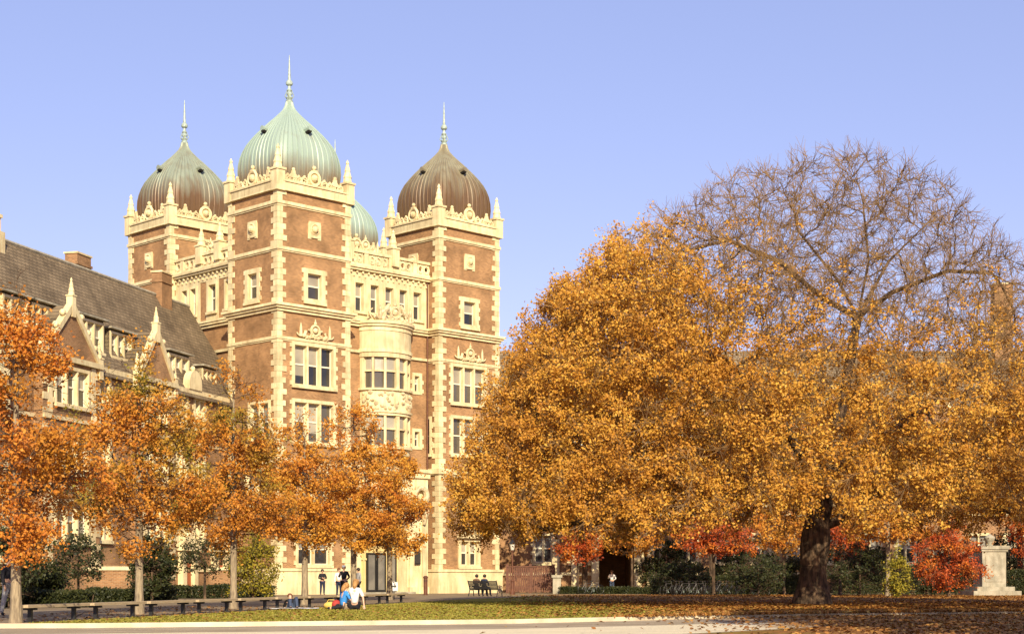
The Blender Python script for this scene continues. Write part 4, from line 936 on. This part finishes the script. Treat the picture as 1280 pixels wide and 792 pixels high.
def hedge(px0, px1, d, h, dp, label, seed, lm='leaf_green', n=9000):
    g = np.random.default_rng(seed); x0, x1 = px2x(px0, d), px2x(px1, d); w = x1 - x0
    u = g.random((n, 3)); side = g.integers(0, 3, n)
    u[:, 1] = np.where(side == 0, u[:, 1] ** 6, u[:, 1]); u[:, 2] = np.where(side == 1, 1 - (1 - u[:, 2]) ** 1 * .15, u[:, 2])
    P = np.stack([x0 + u[:, 0] * w, d + u[:, 1] * dp, u[:, 2] * h * (1 + .08 * np.sin(u[:, 0] * w * 1.7 + seed))], 1) + g.normal(0, .05, (n, 3)); P[:, 2] = np.abs(P[:, 2])
    rt = empty('hedge', ((x0 + x1) / 2, d, 0), label=label, cat='hedge')
    v, f = leaves_mesh(P - np.array(rt.location), .12, g); fast_mesh('foliage', v, f, lm, rt)
    c = MB(); k = 0
    while k < w: c.tube([(-w / 2 + k, dp / 2, 0), (-w / 2 + k + .1, dp / 2, h * .8)], .02, 4); k += .4
    c.build('stem', 'twig_dark', rt)
hedge(2, 108, 60, .6, 1.4, 'low dark hedge behind the first bench', 1)
hedge(108, 215, 72, .6, 1.4, 'low dark hedge before the brick planter wall', 2)
hedge(215, 340, 88, .7, 1.4, 'low clipped dark hedge left of the gatehouse plinth', 3, n=8000)
hedge(815, 1000, 112, 1.3, 1.6, 'long dark hedge left of the thick trunk', 4, n=16000)
hedge(1040, 1215, 112, 1.5, 1.6, 'dark hedge between the thick trunk and the stone pedestal', 5, n=12000)
hedge(1256, 1330, 110, 1.6, 1.6, 'dark hedge right of the stone pedestal', 6)
hedge(700, 815, 116, .45, 1.2, 'low green planting in front of the archway', 7, 'leaf_green')

# fallen leaves
g = np.random.default_rng(8); n = 90000
X = g.uniform(-3, 34, n); Y = 30 + g.random(n) ** 1.2 * 82
pk = g.random(n) < np.clip((X + 1.5) / 9, 0, 1) ** 1.3 * np.where(Y > 108, 0, 1); X, Y = X[pk], Y[pk]
ky = np.interp(X, [k[0] for k in kerb], [k[1] for k in kerb]); on = (Y < ky - .17); thin_ = g.random(len(X)) > np.where(on, np.interp(X, [3.5, 9], [.97, .25]), 0); X, Y, on = X[thin_], Y[thin_], on[thin_]
P_ = np.stack([X, Y, np.where(on, -.085, .026)], 1); v, f = leaves_mesh(P_, .13, g, (0, 0, 1.6)); o = fast_mesh('fallen_leaves', v, f, 'leaf_fallen'); o['kind'] = 'stuff'; tag(o, 'orange and brown fallen leaves scattered under the golden tree', 'leaves')
n = 15000; X = g.uniform(1.5, 22, n); ky = np.interp(X, [k[0] for k in kerb], [k[1] for k in kerb]); pk = g.random(n) < np.clip((X - 2.5) / 6, 0, 1); P_ = np.stack([X, ky - .08 + g.normal(0, .13, n), np.full(n, .03)], 1)[pk]
v, f = leaves_mesh(P_, .13, g, (0, 0, .8)); o = fast_mesh('fallen_leaves', v, f, 'leaf_fallen'); o['kind'] = 'stuff'; tag(o, 'leaves drifted along the kerb at the right', 'leaves')
n = 2200; X = g.uniform(-14, 1, n); Y = g.uniform(38, 62, n); P_ = np.stack([X, Y, np.full(n, .022)], 1)
P_ = P_[Y > np.interp(X, [k[0] for k in kerb], [k[1] for k in kerb]) + .2]; v, f = leaves_mesh(P_, .11, g, (0, 0, 2.2)); o = fast_mesh('fallen_leaves', v, f, 'leaf_fallen'); o['kind'] = 'stuff'; tag(o, 'thinly scattered leaves on the sunny lawn', 'leaves')
# grass blades on the lawn edge
n = 70000; X = g.uniform(-15, 18, n); ky = np.interp(X, [k[0] for k in kerb], [k[1] for k in kerb]); Y = ky + .1 + g.random(n) ** 1.6 * 34; kp = g.random(n) > np.clip((X - .2) / 6.5, 0, .93) * np.where(Y < ky + 3, .8, 1); X, Y, ky = X[kp], Y[kp], ky[kp]
xb = -11.35 + .205 * (Y - 40); okk = X > xb + .1; X, Y = X[okk], Y[okk]; n = len(X)
leafmat('grass_blade', [(.15, .145, .022), (.26, .235, .035), (.35, .29, .05), (.19, .19, .028)], trans=.25)
hh = g.uniform(.02, .05, n); ang = g.uniform(0, np.pi, n); w = .02 + .0005 * Y
V = np.stack([np.stack([X - np.cos(ang) * w, Y - np.sin(ang) * w, np.zeros(n)], 1), np.stack([X + np.cos(ang) * w, Y + np.sin(ang) * w, np.zeros(n)], 1), np.stack([X + g.normal(0, .02, n), Y + g.normal(0, .02, n), hh], 1)], 1)
o = fast_mesh('grass', V.reshape(-1, 3), np.arange(n * 3).reshape(-1, 3), 'grass_blade'); o['kind'] = 'stuff'; tag(o, 'short yellowish green grass of the lawn', 'grass')

# ------------------------------------------------------------------ benches along the lawn
ANG = math.atan2(1, .205)
def lawn_bench(x, y, ln):
    b = empty('park_bench', (x, y, 0), ANG)
    s = MB()
    for k in range(3): s.box(-ln / 2, ln / 2, -.21 + k * .145, -.08 + k * .145, .36, .43)
    s.build('seat', 'bench_wood', b)
    for g_ in (-1, 1):
        l = MB(); l.box(g_ * ln * .35 - .05, g_ * ln * .35 + .05, -.17, .17, .30, .358); l.box(g_ * ln * .35 - .045, g_ * ln * .35 + .045, -.05, .05, .03, .30); l.box(g_ * ln * .35 - .08, g_ * ln * .35 + .08, -.14, .14, 0, .03); l.build('leg', 'metal_dark', b)
    return b
b0 = lawn_bench(0, 0, 3.25)
lab = ['at the left edge, nearest the first oak trunk', 'second along the row, left of the second oak trunk', 'third along the row, right behind the second oak trunk', 'fourth along the row, between second and third oaks', 'fifth along the row, just behind the third oak trunk', 'sixth along the row, right of the third oak trunk', 'seventh along the row, reaching the fourth oak trunk', 'eighth along the row, behind the reclining person', 'ninth along the row, right behind the seated pair', 'at the far end of the row']
for k in range(10):
    o = b0 if k == 0 else copy_tree(b0); d = 40.2 + 3.45 * k; o.location = (row(d) - .35, d, .004)
    tag(o, 'backless wooden bench ' + lab[k], 'bench', 'backless benches in a row along the lawn')

# ------------------------------------------------------------------ bench with curved back
def curved_bench():
    b = empty('park_bench', (px2x(607, 100), 100, 0), R(152), label='dark curved-back bench with a couple seated on it, backs turned', cat='bench')
    s = MB()
    for k in range(6): s.box(-1.0, 1.0, -.26 + k * .085, -.19 + k * .085, .41 + .01 * abs(k - 2), .44 + .01 * abs(k - 2))
    s.build('seat', 'metal_dark', b)
    s = MB()
    for k in range(6): s.box(-1.0, 1.0, .26 + k * .035, .285 + k * .035, .48 + k * .085, .55 + k * .085)
    s.build('backrest', 'metal_dark', b)
    for x in (-1.02, 0, 1.02):
        l = MB(); l.tube([(x, -.3, 0), (x, -.22, .4), (x, .22, .42), (x, .34, .7), (x, .48, 1.0)], .035, 6); l.tube([(x, .22, .42), (x, .4, 0)], .035, 6)
        if x: l.tube([(x, .3, .65), (x, 0, .68), (x, -.26, .62), (x, -.3, .52), (x, -.22, .47)], .025, 6)
        l.build('leg', 'metal_dark', b)
    return b
curved_bench()

# ------------------------------------------------------------------ people
mat('skin_light', (.62, .38, .26), .5); mat('skin_tan', (.42, .24, .15), .5); mat('hair_blond', (.45, .24, .08), .6, (.30, .15, .05), 30)
mat('hair_brown', (.16, .07, .03), .6, (.10, .045, .02), 30); mat('hair_black', (.02, .015, .012), .5)
for nme, c in (('cloth_black', (.016, .016, .02)), ('cloth_navy', (.02, .028, .06)), ('cloth_white', (.78, .76, .72)), ('cloth_blue', (.05, .26, .66)), ('cloth_grey', (.34, .33, .32)), ('cloth_jean', (.05, .07, .12)), ('cloth_tan', (.36, .27, .17)), ('cloth_pink', (.70, .35, .32)), ('cloth_brown', (.12, .07, .04))):
    mat(nme, c, .85, tuple(v * .75 for v in c), 12, bump=.01, bscale=14)
def skin_mesh(name, V, E, rad, material, parent, root=0, sub=1):
    me = bpy.data.meshes.new(name); me.from_pydata(V, E, []); o = bpy.data.objects.new(name, me); C.objects.link(o)
    md = o.modifiers.new('s', 'SKIN'); md.use_smooth_shade = True
    sv = me.skin_vertices[0].data if me.skin_vertices else None
    if sv is None:
        bm = bmesh.new(); bm.from_mesh(me); bm.verts.layers.skin.verify(); bm.to_mesh(me); bm.free(); sv = me.skin_vertices[0].data
    for i, r in enumerate(rad): sv[i].radius = r if isinstance(r, tuple) else (r, r); sv[i].use_root = (i == root)
    s = o.modifiers.new('u', 'SUBSURF'); s.levels = sub; s.render_levels = sub
    bpy.context.view_layer.update(); dg = bpy.context.evaluated_depsgraph_get()
    m2 = bpy.data.meshes.new_from_object(o.evaluated_get(dg)); o.modifiers.clear(); o.data = m2; bpy.data.meshes.remove(me)
    m2.materials.clear(); m2.materials.append(M[material]); o.parent = parent; return o
def lerp(a, b, t): return tuple(a[i] + (b[i] - a[i]) * t for i in range(3))
def person(loc, rz, J, label, skin, hair, top, legs, shoes='cloth_black', sleeve='long', longhair=False, cap=None, sc=1.0, shorts=False, group=None):
    """J: joints in the figure's own frame, facing -Y"""
    r = empty('person', loc, rz, label=label, cat='person', group=group); r.scale = (sc,) * 3
    V = []; Rr = []; E = []; idx = {}
    def v(n, p, rad, par=None):
        V.append(tuple(p)); Rr.append(rad); idx[n] = len(V) - 1
        if par: E.append((idx[par], idx[n]))
    v('pel', J['pel'], .125); v('bel', J['bel'], .115, 'pel'); v('che', J['che'], .135, 'bel'); v('nb', J['nb'], .065, 'che')
    v('nk', lerp(J['nb'], J['head'], .45), .052, 'nb'); v('hd', J['head'], .088, 'nk')
    hd = Vector(J['head']); up = (hd - Vector(J['nb'])).normalized(); fc = Vector(J.get('face', (0, -1, 0))).normalized()
    v('ht', hd + up * .095, .080, 'hd'); v('nose', hd + fc * .105 + up * .02, .014, 'hd')
    for s_ in 'LR':
        g_ = 1 if s_ == 'L' else -1
        v('sh' + s_, J['sh' + s_], .058, 'che'); v('el' + s_, J['el' + s_], .040, 'sh' + s_); v('wr' + s_, J['wr' + s_], .027, 'el' + s_)
        e, w_ = Vector(J['el' + s_]), Vector(J['wr' + s_]); d = (w_ - e).normalized(); side = d.cross(Vector((0, 1, .2))).normalized(); nrm = side.cross(d).normalized()
        pm = w_ + d * .075; v('pm' + s_, pm, .033, 'wr' + s_)
        for k in range(4):
            a = pm + side * (k - 1.5) * .021 + d * .02; v(f'f{k}a' + s_, a + d * .015, .010, 'pm' + s_); ln = (.062, .072, .067, .052)[k]
            v(f'f{k}b' + s_, a + d * (ln * .6) + nrm * .012, .009, f'f{k}a' + s_); v(f'f{k}c' + s_, a + d * ln * .95 + nrm * .034, .008, f'f{k}b' + s_)
        v('t1' + s_, w_ + d * .045 + side * .042, .011, 'pm' + s_); v('t2' + s_, w_ + d * .085 + side * .055 + nrm * .02, .009, 't1' + s_)
        v('hp' + s_, J['hp' + s_], .095, 'pel'); v('kn' + s_, J['kn' + s_], .058, 'hp' + s_); v('an' + s_, J['an' + s_], .038, 'kn' + s_)
        v('toe' + s_, J['toe' + s_], .036, 'an' + s_)
    skin_mesh('body', V, E, Rr, skin, r)
    def sub(names, pads, nm, material):
        vv = [V[idx[n]] for n in names]; rr_ = [Rr[idx[n]] + p for n, p in zip(names, pads)]; ee = []
        mp = {n: i for i, n in enumerate(names)}
        for a, b in E:
            na = [k for k, q in idx.items() if q == a][0]; nb_ = [k for k, q in idx.items() if q == b][0]
            if na in mp and nb_ in mp: ee.append((mp[na], mp[nb_]))
        return skin_mesh(nm, vv, ee, rr_, material, r)
    nm = ['pel', 'bel', 'che', 'shL', 'elL', 'shR', 'elR', 'nb']; pd = [.018, .022, .024, .022, .018, .022, .018, .012]
    if sleeve == 'long': nm += ['wrL', 'wrR']; pd += [.014, .014]
    sub(nm, pd, 'shirt', top)
    nm = ['pel', 'hpL', 'hpR', 'knL', 'knR'] + ([] if shorts else ['anL', 'anR'])
    sub(nm, [.012, .022, .022, .02, .02, .018, .018][:len(nm)], 'trousers', legs)
    for s_ in 'LR': skin_mesh('shoe', [V[idx['an' + s_]], V[idx['toe' + s_]]], [(0, 1)], [.05, .046], shoes, r)
    hb = MB(); c = hd + up * .055 - fc * .028
    hb.ball(c, .112, 12, 8, (1, 1, 1.05))
    if longhair: hb.tube([c - fc * .02, c - fc * .06 - up * .08, c - fc * .085 - up * .17, c - fc * .09 - up * .25], [.10, .095, .075, .035], 10)
    hb.build('hair', hair, r, True)
    for g_ in (-1, 1):
        sd = fc.cross(up) * g_ * .034; e_ = MB(); e_.ball(hd + fc * .086 + up * .045 + sd, .011, 6, 4); e_.build('eye', 'hair_black', r)
    if cap:
        cb = MB(); cb.ball(hd + up * .12, .118, 12, 6, (1, 1, .55)); cb.tube([hd + fc * .06 + up * .11, hd + fc * .19 + up * .10], [.075, .05], 8); cb.build('cap', cap, r, True)
    return r
def J_stand(arms='down', step=.0):
    J = dict(pel=(0, 0, .96), bel=(0, .0, 1.10), che=(0, .01, 1.30), nb=(0, .01, 1.47), head=(0, -.02, 1.62), shL=(.18, .01, 1.41), shR=(-.18, .01, 1.41),
             hpL=(.09, 0, .88), hpR=(-.09, 0, .88), knL=(.11, -.03 - step, .49), knR=(-.11, -.02 + step, .49), anL=(.12, .02 - step, .08), anR=(-.12, .02 + step * 1.5, .08), toeL=(.14, -.13 - step, .04), toeR=(-.14, -.13 + step * 1.5, .04))
    if arms == 'down': J.update(elL=(.26, .03, 1.13), wrL=(.27, -.06, .88), elR=(-.26, .03, 1.13), wrR=(-.27, -.06, .88))
    elif arms == 'folded': J.update(elL=(.27, -.04, 1.14), wrL=(.03, -.22, 1.17), elR=(-.27, -.04, 1.14), wrR=(-.02, -.24, 1.12))
    else: J.update(elL=(.29, .06, 1.14), wrL=(.17, -.1, 1.0), elR=(-.27, -.08, 1.15), wrR=(-.16, -.3, 1.25))
    return J
def J_ground(twist=0):
    return dict(pel=(0, .05, .13), bel=(0, .07, .28), che=(0, .03, .48), nb=(0, -.02, .66), head=(0, -.07, .81), face=(0, -1, -.15), shL=(.17, .0, .60), shR=(-.17, .0, .60),
                elL=(.27, -.08, .36), wrL=(.2, -.30, .28), elR=(-.27, -.08, .36), wrR=(-.18, -.32, .26), hpL=(.1, .0, .12), hpR=(-.1, .0, .12),
                knL=(.34, -.36, .14), knR=(-.34, -.36, .14), anL=(-.05, -.48, .07), anR=(.1, -.36, .07), toeL=(-.2, -.5, .05), toeR=(.24, -.42, .05))
def J_kneel():
    return dict(pel=(0, .05, .20), bel=(.0, .07, .36), che=(0, .03, .58), nb=(0, -.02, .76), head=(0, -.08, .91), face=(0, -1, -.2), shL=(.17, .0, .70), shR=(-.17, .0, .70),
                elL=(.26, -.1, .46), wrL=(.16, -.30, .36), elR=(-.28, .0, .44), wrR=(-.32, .04, .18), hpL=(.09, .0, .18), hpR=(-.09, .0, .18),
                knL=(.45, -.12, .13), knR=(.25, -.36, .12), anL=(.86, .06, .07), anR=(.66, -.2, .07), toeL=(.99, .02, .06), toeR=(.8, -.2, .06))
def J_seat():
    return dict(pel=(0, .02, .56), bel=(0, .07, .72), che=(0, .10, .92), nb=(0, .08, 1.09), head=(0, .03, 1.24), shL=(.18, .09, 1.03), shR=(-.18, .09, 1.03),
                elL=(.25, .0, .80), wrL=(.14, -.24, .72), elR=(-.25, .0, .80), wrR=(-.14, -.24, .72), hpL=(.1, -.02, .53), hpR=(-.1, -.02, .53),
                knL=(.12, -.44, .52), knR=(-.12, -.44, .52), anL=(.12, -.42, .09), anR=(-.12, -.5, .09), toeL=(.13, -.56, .05), toeR=(-.13, -.64, .05))
def J_recline():
    return dict(pel=(0, .05, .12), bel=(0, .18, .18), che=(0, .36, .28), nb=(0, .50, .38), head=(0, .60, .48), face=(0, -1, .2), shL=(.17, .42, .33), shR=(-.17, .42, .33),
                elL=(.25, .56, .08), wrL=(.26, .34, .05), elR=(-.25, .56, .08), wrR=(-.26, .34, .05), hpL=(.1, 0, .12), hpR=(-.1, 0, .12),
                knL=(.13, -.34, .48), knR=(-.13, -.4, .40), anL=(.14, -.52, .08), anR=(-.13, -.66, .08), toeL=(.14, -.66, .05), toeR=(-.14, -.8, .05))
gp_ = lambda px, d, z=0.0: (px2x(px, d), d, z)
person(gp_(403, 108), R(20), J_stand('folded'), 'person in black with arms folded, standing by the gatehouse plinth', 'skin_tan', 'hair_black', 'cloth_black', 'cloth_navy')
person(gp_(430, 90, .004), R(-10), J_stand('hips'), 'person in dark uniform and white cap, standing behind the seated pair', 'skin_light', 'hair_brown', 'cloth_black', 'cloth_black', cap='cloth_white', sc=1.04)
person(gp_(423.5, 97), R(30), J_stand('down'), 'person in white shirt half hidden beside the uniformed one', 'skin_light', 'hair_brown', 'cloth_white', 'cloth_navy')
person(gp_(448, 96), R(-60), J_stand('down', .12), 'person in grey shirt and dark trousers, walking past the entrance', 'skin_tan', 'hair_black', 'cloth_grey', 'cloth_black')
person(gp_(431, 55.2), R(125), J_ground(), 'blond person in a bright blue top seated on the lawn', 'skin_light', 'hair_blond', 'cloth_blue', 'cloth_tan', longhair=True, sc=.98, sleeve='short', shoes='cloth_pink')
person(gp_(444, 55.0), R(172), J_kneel(), 'person in a white T-shirt seated on the lawn, back turned, dark trousers', 'skin_light', 'hair_blond', 'cloth_white', 'cloth_black', longhair=True, sleeve='short')
person(gp_(365, 56.5), R(15), J_recline(), 'person reclining on a pale blanket with knees up', 'skin_light', 'hair_brown', 'cloth_black', 'cloth_jean', sc=.9)
bl_ = MB()
rr = random.Random(2); nx, ny = 14, 10; vs = [(-.95 + 1.9 * i / nx, -.7 + 1.5 * j / ny, .03 + rr.uniform(0, .03)) for j in range(ny + 1) for i in range(nx + 1)]
fs = [(j * (nx + 1) + i, j * (nx + 1) + i + 1, (j + 1) * (nx + 1) + i + 1, (j + 1) * (nx + 1) + i) for j in range(ny) for i in range(nx)]
bl_.add(vs, fs); o = bl_.build('blanket', 'cloth_white', smooth=True); o.location = gp_(365, 56.2); o.rotation_euler.z = R(8); tag(o, 'pale blanket spread on the lawn under the reclining person', 'blanket')
bg = MB(); bg.ball((0, 0, .13), .22, 12, 8, (1.3, .7, .62)); bgo = empty('handbag', gp_(414, 57), label='yellow soft bag lying on the lawn left of the seated pair', cat='bag'); mat('bag_yellow', (.6, .42, .1), .7)
bg.build('bag_body', 'bag_yellow', bgo, True); bh = MB(); bh.tube([(-.16, 0, .22), (-.1, 0, .33), (.1, 0, .33), (.16, 0, .22)], .015, 5); bh.build('handle', 'bag_yellow', bgo)
bg = empty('backpack', gp_(420.5, 56.4), R(30), label='dark red backpack beside the blue-topped person', cat='backpack'); mat('bag_red', (.35, .04, .03), .7)
b_ = MB(); b_.ball((0, 0, .17), .18, 12, 8, (1, .7, .95)); b_.build('bag_body', 'bag_red', bg, True); b_ = MB(); b_.ball((0, -.13, .12), .1, 10, 6, (1, .5, .8)); b_.build('pocket', 'cloth_black', bg, True)
# couple on the curved bench: seats are at the bench's own place and angle
bx, by = px2x(607, 100), 100
for dx, lab_, tp, hr in ((.05, 'person in navy at the right on the curved bench, back turned', 'cloth_navy', 'hair_black'), (.62, 'person in brown at the left on the curved bench, back turned', 'cloth_brown', 'hair_black')):
    person((bx + dx * math.cos(R(152)), by + dx * math.sin(R(152)), -.0), R(152), J_seat(), lab_, 'skin_tan', hr, tp, 'cloth_jean')
person(gp_(765, 122), R(-25), J_stand('hips'), 'person in pale top standing before the dark archway', 'skin_light', 'hair_brown', 'cloth_white', 'cloth_jean')
person(gp_(11, 46), R(70), J_stand('down', .1), 'person in dark jacket and grey trousers behind the first oak trunk', 'skin_tan', 'hair_black', 'cloth_black', 'cloth_grey')

# ------------------------------------------------------------------ bicycles
def bicycle():
    b = empty('bicycle', (0, 0, 0))
    for x in (-.52, .52):
        w_ = MB(); w_.tube([(x + .33 * math.cos(R(a)), 0, .34 + .33 * math.sin(R(a))) for a in range(0, 360, 18)], .018, 6, True); wo = w_.build('wheel', 'metal_dark', b)
        sp = MB()
        for a in range(0, 360, 30): sp.tube([(x, 0, .34), (x + .32 * math.cos(R(a)), 0, .34 + .32 * math.sin(R(a)))], .004, 3)
        sp.tube([(x, -.04, .34), (x, .04, .34)], .025, 6); sp.build('spoke', 'metal_dark', wo)
    f = MB(); bb, st_, hd_ = (-.08, 0, .30), (-.2, 0, .78), (.36, 0, .80)
    for a, c in ((bb, st_), (bb, (.38, 0, .68)), (st_, hd_), (bb, (-.52, 0, .34)), (st_, (-.52, 0, .34)), (hd_, (.52, 0, .34)), (st_, (-.22, 0, .88)), (hd_, (.33, 0, .96))): f.tube([a, c], .017, 6)
    f.build('frame', 'bike_paint', b)
    h = MB(); h.tube([(.3, -.27, .98), (.36, -.2, .97), (.34, 0, .96), (.36, .2, .97), (.3, .27, .98)], .014, 5); h.build('handlebar', 'metal_dark', b)
    s = MB(); s.ball((-.24, 0, .91), .11, 10, 6, (1.25, .65, .35)); s.build('saddle', 'metal_dark', b)
    c = MB(); c.tube([(bb[0] + .09 * math.cos(R(a)), .03, .30 + .09 * math.sin(R(a))) for a in range(0, 360, 40)], .01, 4, True); c.tube([(-.08, -.1, .16), (-.08, -.03, .3), (-.08, .06, .3), (-.08, .1, .44)], .012, 4); c.build('crank', 'finial_metal', b)
    return b
mat('bike_paint', (.03, .03, .035), .35, (.10, .09, .08), .6, spec=.5)
bk0 = bicycle(); rr = random.Random(4)
bp_ = [(735, 116), (743, 115.5)] + [(836 + k * 9.5, 106 - .2 * k) for k in range(13)]
for k, (px, d) in enumerate(bp_):
    o = bk0 if k == 0 else copy_tree(bk0); o.location = gp_(px, d, .004 if d > 111 else 0.0); o.rotation_euler = (R(rr.uniform(-6, 6)), 0, R(rr.uniform(25, 70)))
    tag(o, 'bicycle parked left of the dark archway' if k < 2 else 'bicycle in the crowded row before the dark hedge', 'bicycle', 'bicycles left of the archway' if k < 2 else 'bicycles parked before the hedge')

# ------------------------------------------------------------------ street furniture
lp = empty('street_lamp', gp_(640.5, 112, .004), label='dark lamp post with glass lantern at the corner of the right tower', cat='lamp')
m_ = MB(); m_.lathe(0, 0, [(.2, 0), (.2, .2), (.13, .3), (.11, .9), (.14, .95), (.07, 1.05), (.055, 3.0), (.1, 3.05), (.05, 3.12)], 10); m_.build('post', 'fence_brown', lp)
m_ = MB(); m_.lathe(0, 0, [(.11, 3.14), (.2, 3.55), (.2, 3.57)], 8); mat('lantern_glass', (.55, .52, .42), .2); m_.build('lantern', 'lantern_glass', lp)
m_ = MB(); m_.lathe(0, 0, [(.27, 3.575), (.26, 3.62), (.1, 3.8), (.05, 3.85), (.06, 3.92), (.01, 4.0)], 8); m_.build('lamp_cap', 'metal_dark', lp)
bo = empty('bollard', gp_(532, 108, .004), label='short brown post standing before the entrance stonework', cat='post')
m_ = MB(); m_.lathe(0, 0, [(.14, 0), (.14, 1.15), (.17, 1.17), (.17, 1.25), (.08, 1.32)], 10); m_.build('post', 'fence_brown', bo)
m_ = MB(); m_.lathe(0, 0, [(.145, .95), (.147, 1.0)], 10); m_.build('band', 'metal_dark', bo)
sgn = empty('sign', gp_(492.5, 84, .004), R(10), label='small white sign with black arrow on short post beside the last oak trunk', cat='sign')
m_ = MB(); m_.tube([(0, 0, 0), (0, 0, .9)], .03, 6); m_.build('post', 'metal_dark', sgn)
m_ = MB(); m_.box(-.2, .2, -.05, -.03, .45, .95); m_.build('panel', 'cloth_white', sgn)
m_ = MB(); m_.prism([(-.1, .66), (.02, .66), (.02, .58), (.13, .7), (.02, .82), (.02, .74), (-.1, .74)], .052, .056, FR(0, 0)); m_.build('arrow', 'metal_dark', sgn)
def gpt(s, n, z, f): 
    x, y, z = f(s, n, z); return (-16.28 + (x - y) * S2, 110 + (x + y) * S2, z)
nb = empty('notice_box', gpt(13.05, .005, 2.2, pf), R(45), label='black notice box fixed to the cream stone right of the entrance', cat='notice box')
m_ = MB(); m_.box(-.32, .32, -.16, 0, 0, 1.1); m_.build('case', 'metal_dark', nb); m_ = MB(); m_.box(-.25, .25, -.17, -.161, .1, 1.0); m_.build('pane', 'glass', nb)
# fence between tower and right range
fx0, fx1 = px2x(634, 122), px2x(692, 122)
fe = empty('wooden_fence', ((fx0 + fx1) / 2, 122, 0.004), label='reddish-brown slatted fence between the right tower and the archway', cat='fence'); w_ = fx1 - fx0
m_ = MB(); k = -w_ / 2
while k < w_ / 2: m_.box(k, k + .13, 0, .03, .1, 2.0); k += .17
m_.build('slat_panel', 'fence_brown', fe)
m_ = MB(); m_.box(-w_ / 2, w_ / 2, -.05, .08, 2.002, 2.1); m_.box(-w_ / 2, w_ / 2, .032, .08, .4, .5); m_.build('rail', 'fence_brown', fe)
for k in range(3): m_ = MB(); x = -w_ / 2 + k * w_ / 2; m_.box(x - .1, x + .1, .035, .2, 0, 2.25); m_.build('post', 'fence_brown', fe)
pi = empty('stone_post', gp_(696, 118, .004), label='squat stone gatepost with flat cap at the end of the fence', cat='post')
m_ = MB(); m_.box(-.3, .3, -.3, .3, 0, 1.2); m_.build('shaft', 'stone_grey', pi); m_ = MB(); m_.box(-.4, .4, -.4, .4, 1.202, 1.4); m_.build('cap', 'stone_grey', pi)
# brick planter wall left
for (a, b, d, h, lb) in ((105, 165, 76, 1.5, 'low brick planter wall with stone coping between the first two oaks'), (262, 300, 92, 1.6, 'short brick wall behind the third oak trunk')):
    x0, x1 = px2x(a, d), px2x(b, d); pw = empty('planter_wall', ((x0 + x1) / 2, d, .004), R(0), label=lb, cat='wall'); w_ = x1 - x0
    m_ = MB(); m_.box(-w_ / 2, w_ / 2, 0, .5, 0, h); m_.build('brickwork', 'brick_wing', pw); m_ = MB(); m_.box(-w_ / 2 - .08, w_ / 2 + .08, -.08, .58, h + .002, h + .16); m_.build('coping', 'stone', pw)
# pedestal with bust
pe = empty('stone_monument', gp_(1237, 104, 0), R(8), label='weathered stone pedestal with a small urn on top, at the right edge of the lawn', cat='monument')
m_ = MB(); m_.box(-1.9, 1.9, -1.4, 1.4, 0, .35); m_.box(-1.5, 1.5, -1.15, 1.15, .352, .65); m_.build('base', 'stone_grey', pe)
m_ = MB(); m_.box(-.95, .95, -.8, .8, .652, 3.15); m_.box(-.7, .7, -.84, -.8, 1.0, 2.8); m_.build('shaft', 'stone_grey', pe)
m_ = MB(); m_.box(-1.05, 1.05, -.9, .9, 3.152, 3.3); m_.box(-1.15, 1.15, -1.0, 1.0, 3.302, 3.55); m_.build('cap', 'stone_grey', pe)
m_ = MB(); m_.lathe(0, 0, [(.3, 3.552), (.12, 3.7), (.3, 3.9), (.42, 4.1), (.38, 4.2), (.2, 4.3), (.05, 4.4)], 14); m_.build('urn', 'stone_grey', pe, True)

pe.scale = (.86, .86, .92)
# ------------------------------------------------------------------ camera, light, sky
cam = bpy.data.cameras.new('camera'); co = bpy.data.objects.new('camera', cam); C.objects.link(co)
co.location = (0, 0, EYE); co.rotation_euler = (R(90), 0, 0); cam.sensor_width = 36; cam.lens = F_PX / 1280 * 36; cam.shift_y = (HY - 396) / 1280
cam.clip_start = .5; cam.clip_end = 4000; bpy.context.scene.camera = co
AZ_, EL = R(170), R(27)
sd = bpy.data.lights.new('sun', 'SUN'); sd.energy = 5.0; sd.angle = R(.6); sd.color = (1, .86, .62); so = bpy.data.objects.new('sun', sd); C.objects.link(so)
sv = Vector((math.sin(AZ_) * math.cos(EL), math.cos(AZ_) * math.cos(EL), math.sin(EL))); so.rotation_euler = sv.to_track_quat('Z', 'Y').to_euler(); so.location = sv * 100
W = bpy.data.worlds.new('World'); bpy.context.scene.world = W; W.use_nodes = True; nt = W.node_tree; bgn = nt.nodes['Background']
sk = nt.nodes.new('ShaderNodeTexSky'); sk.sky_type = 'NISHITA'; sk.sun_disc = False; sk.sun_elevation = EL; sk.sun_rotation = AZ_; sk.air_density = 1.0; sk.dust_density = .6; sk.ozone_density = 1.0
tint = nt.nodes.new('ShaderNodeMix'); tint.data_type = 'RGBA'; tint.blend_type = 'MULTIPLY'; tint.inputs[0].default_value = 1; tint.inputs[7].default_value = (1.18, .95, 1.12, 1)
nt.links.new(sk.outputs[0], tint.inputs[6])
even = nt.nodes.new('ShaderNodeMix'); even.data_type = 'RGBA'; even.inputs[0].default_value = .38; even.inputs[7].default_value = (2.85, 3.55, 6.3, 1)   # flat blue mixed in to even out the sky gradient
nt.links.new(tint.outputs[2], even.inputs[6]); nt.links.new(even.outputs[2], bgn.inputs[0]); bgn.inputs[1].default_value = .10
sc = bpy.context.scene; sc.view_settings.view_transform = 'Standard'; sc.view_settings.look = 'None'; sc.view_settings.gamma = 1; sc.view_settings.exposure = 0.6
sc.render.engine = 'CYCLES'; sc.cycles.max_bounces = 5; sc.cycles.transparent_max_bounces = 4
sc.cycles.use_denoising = True
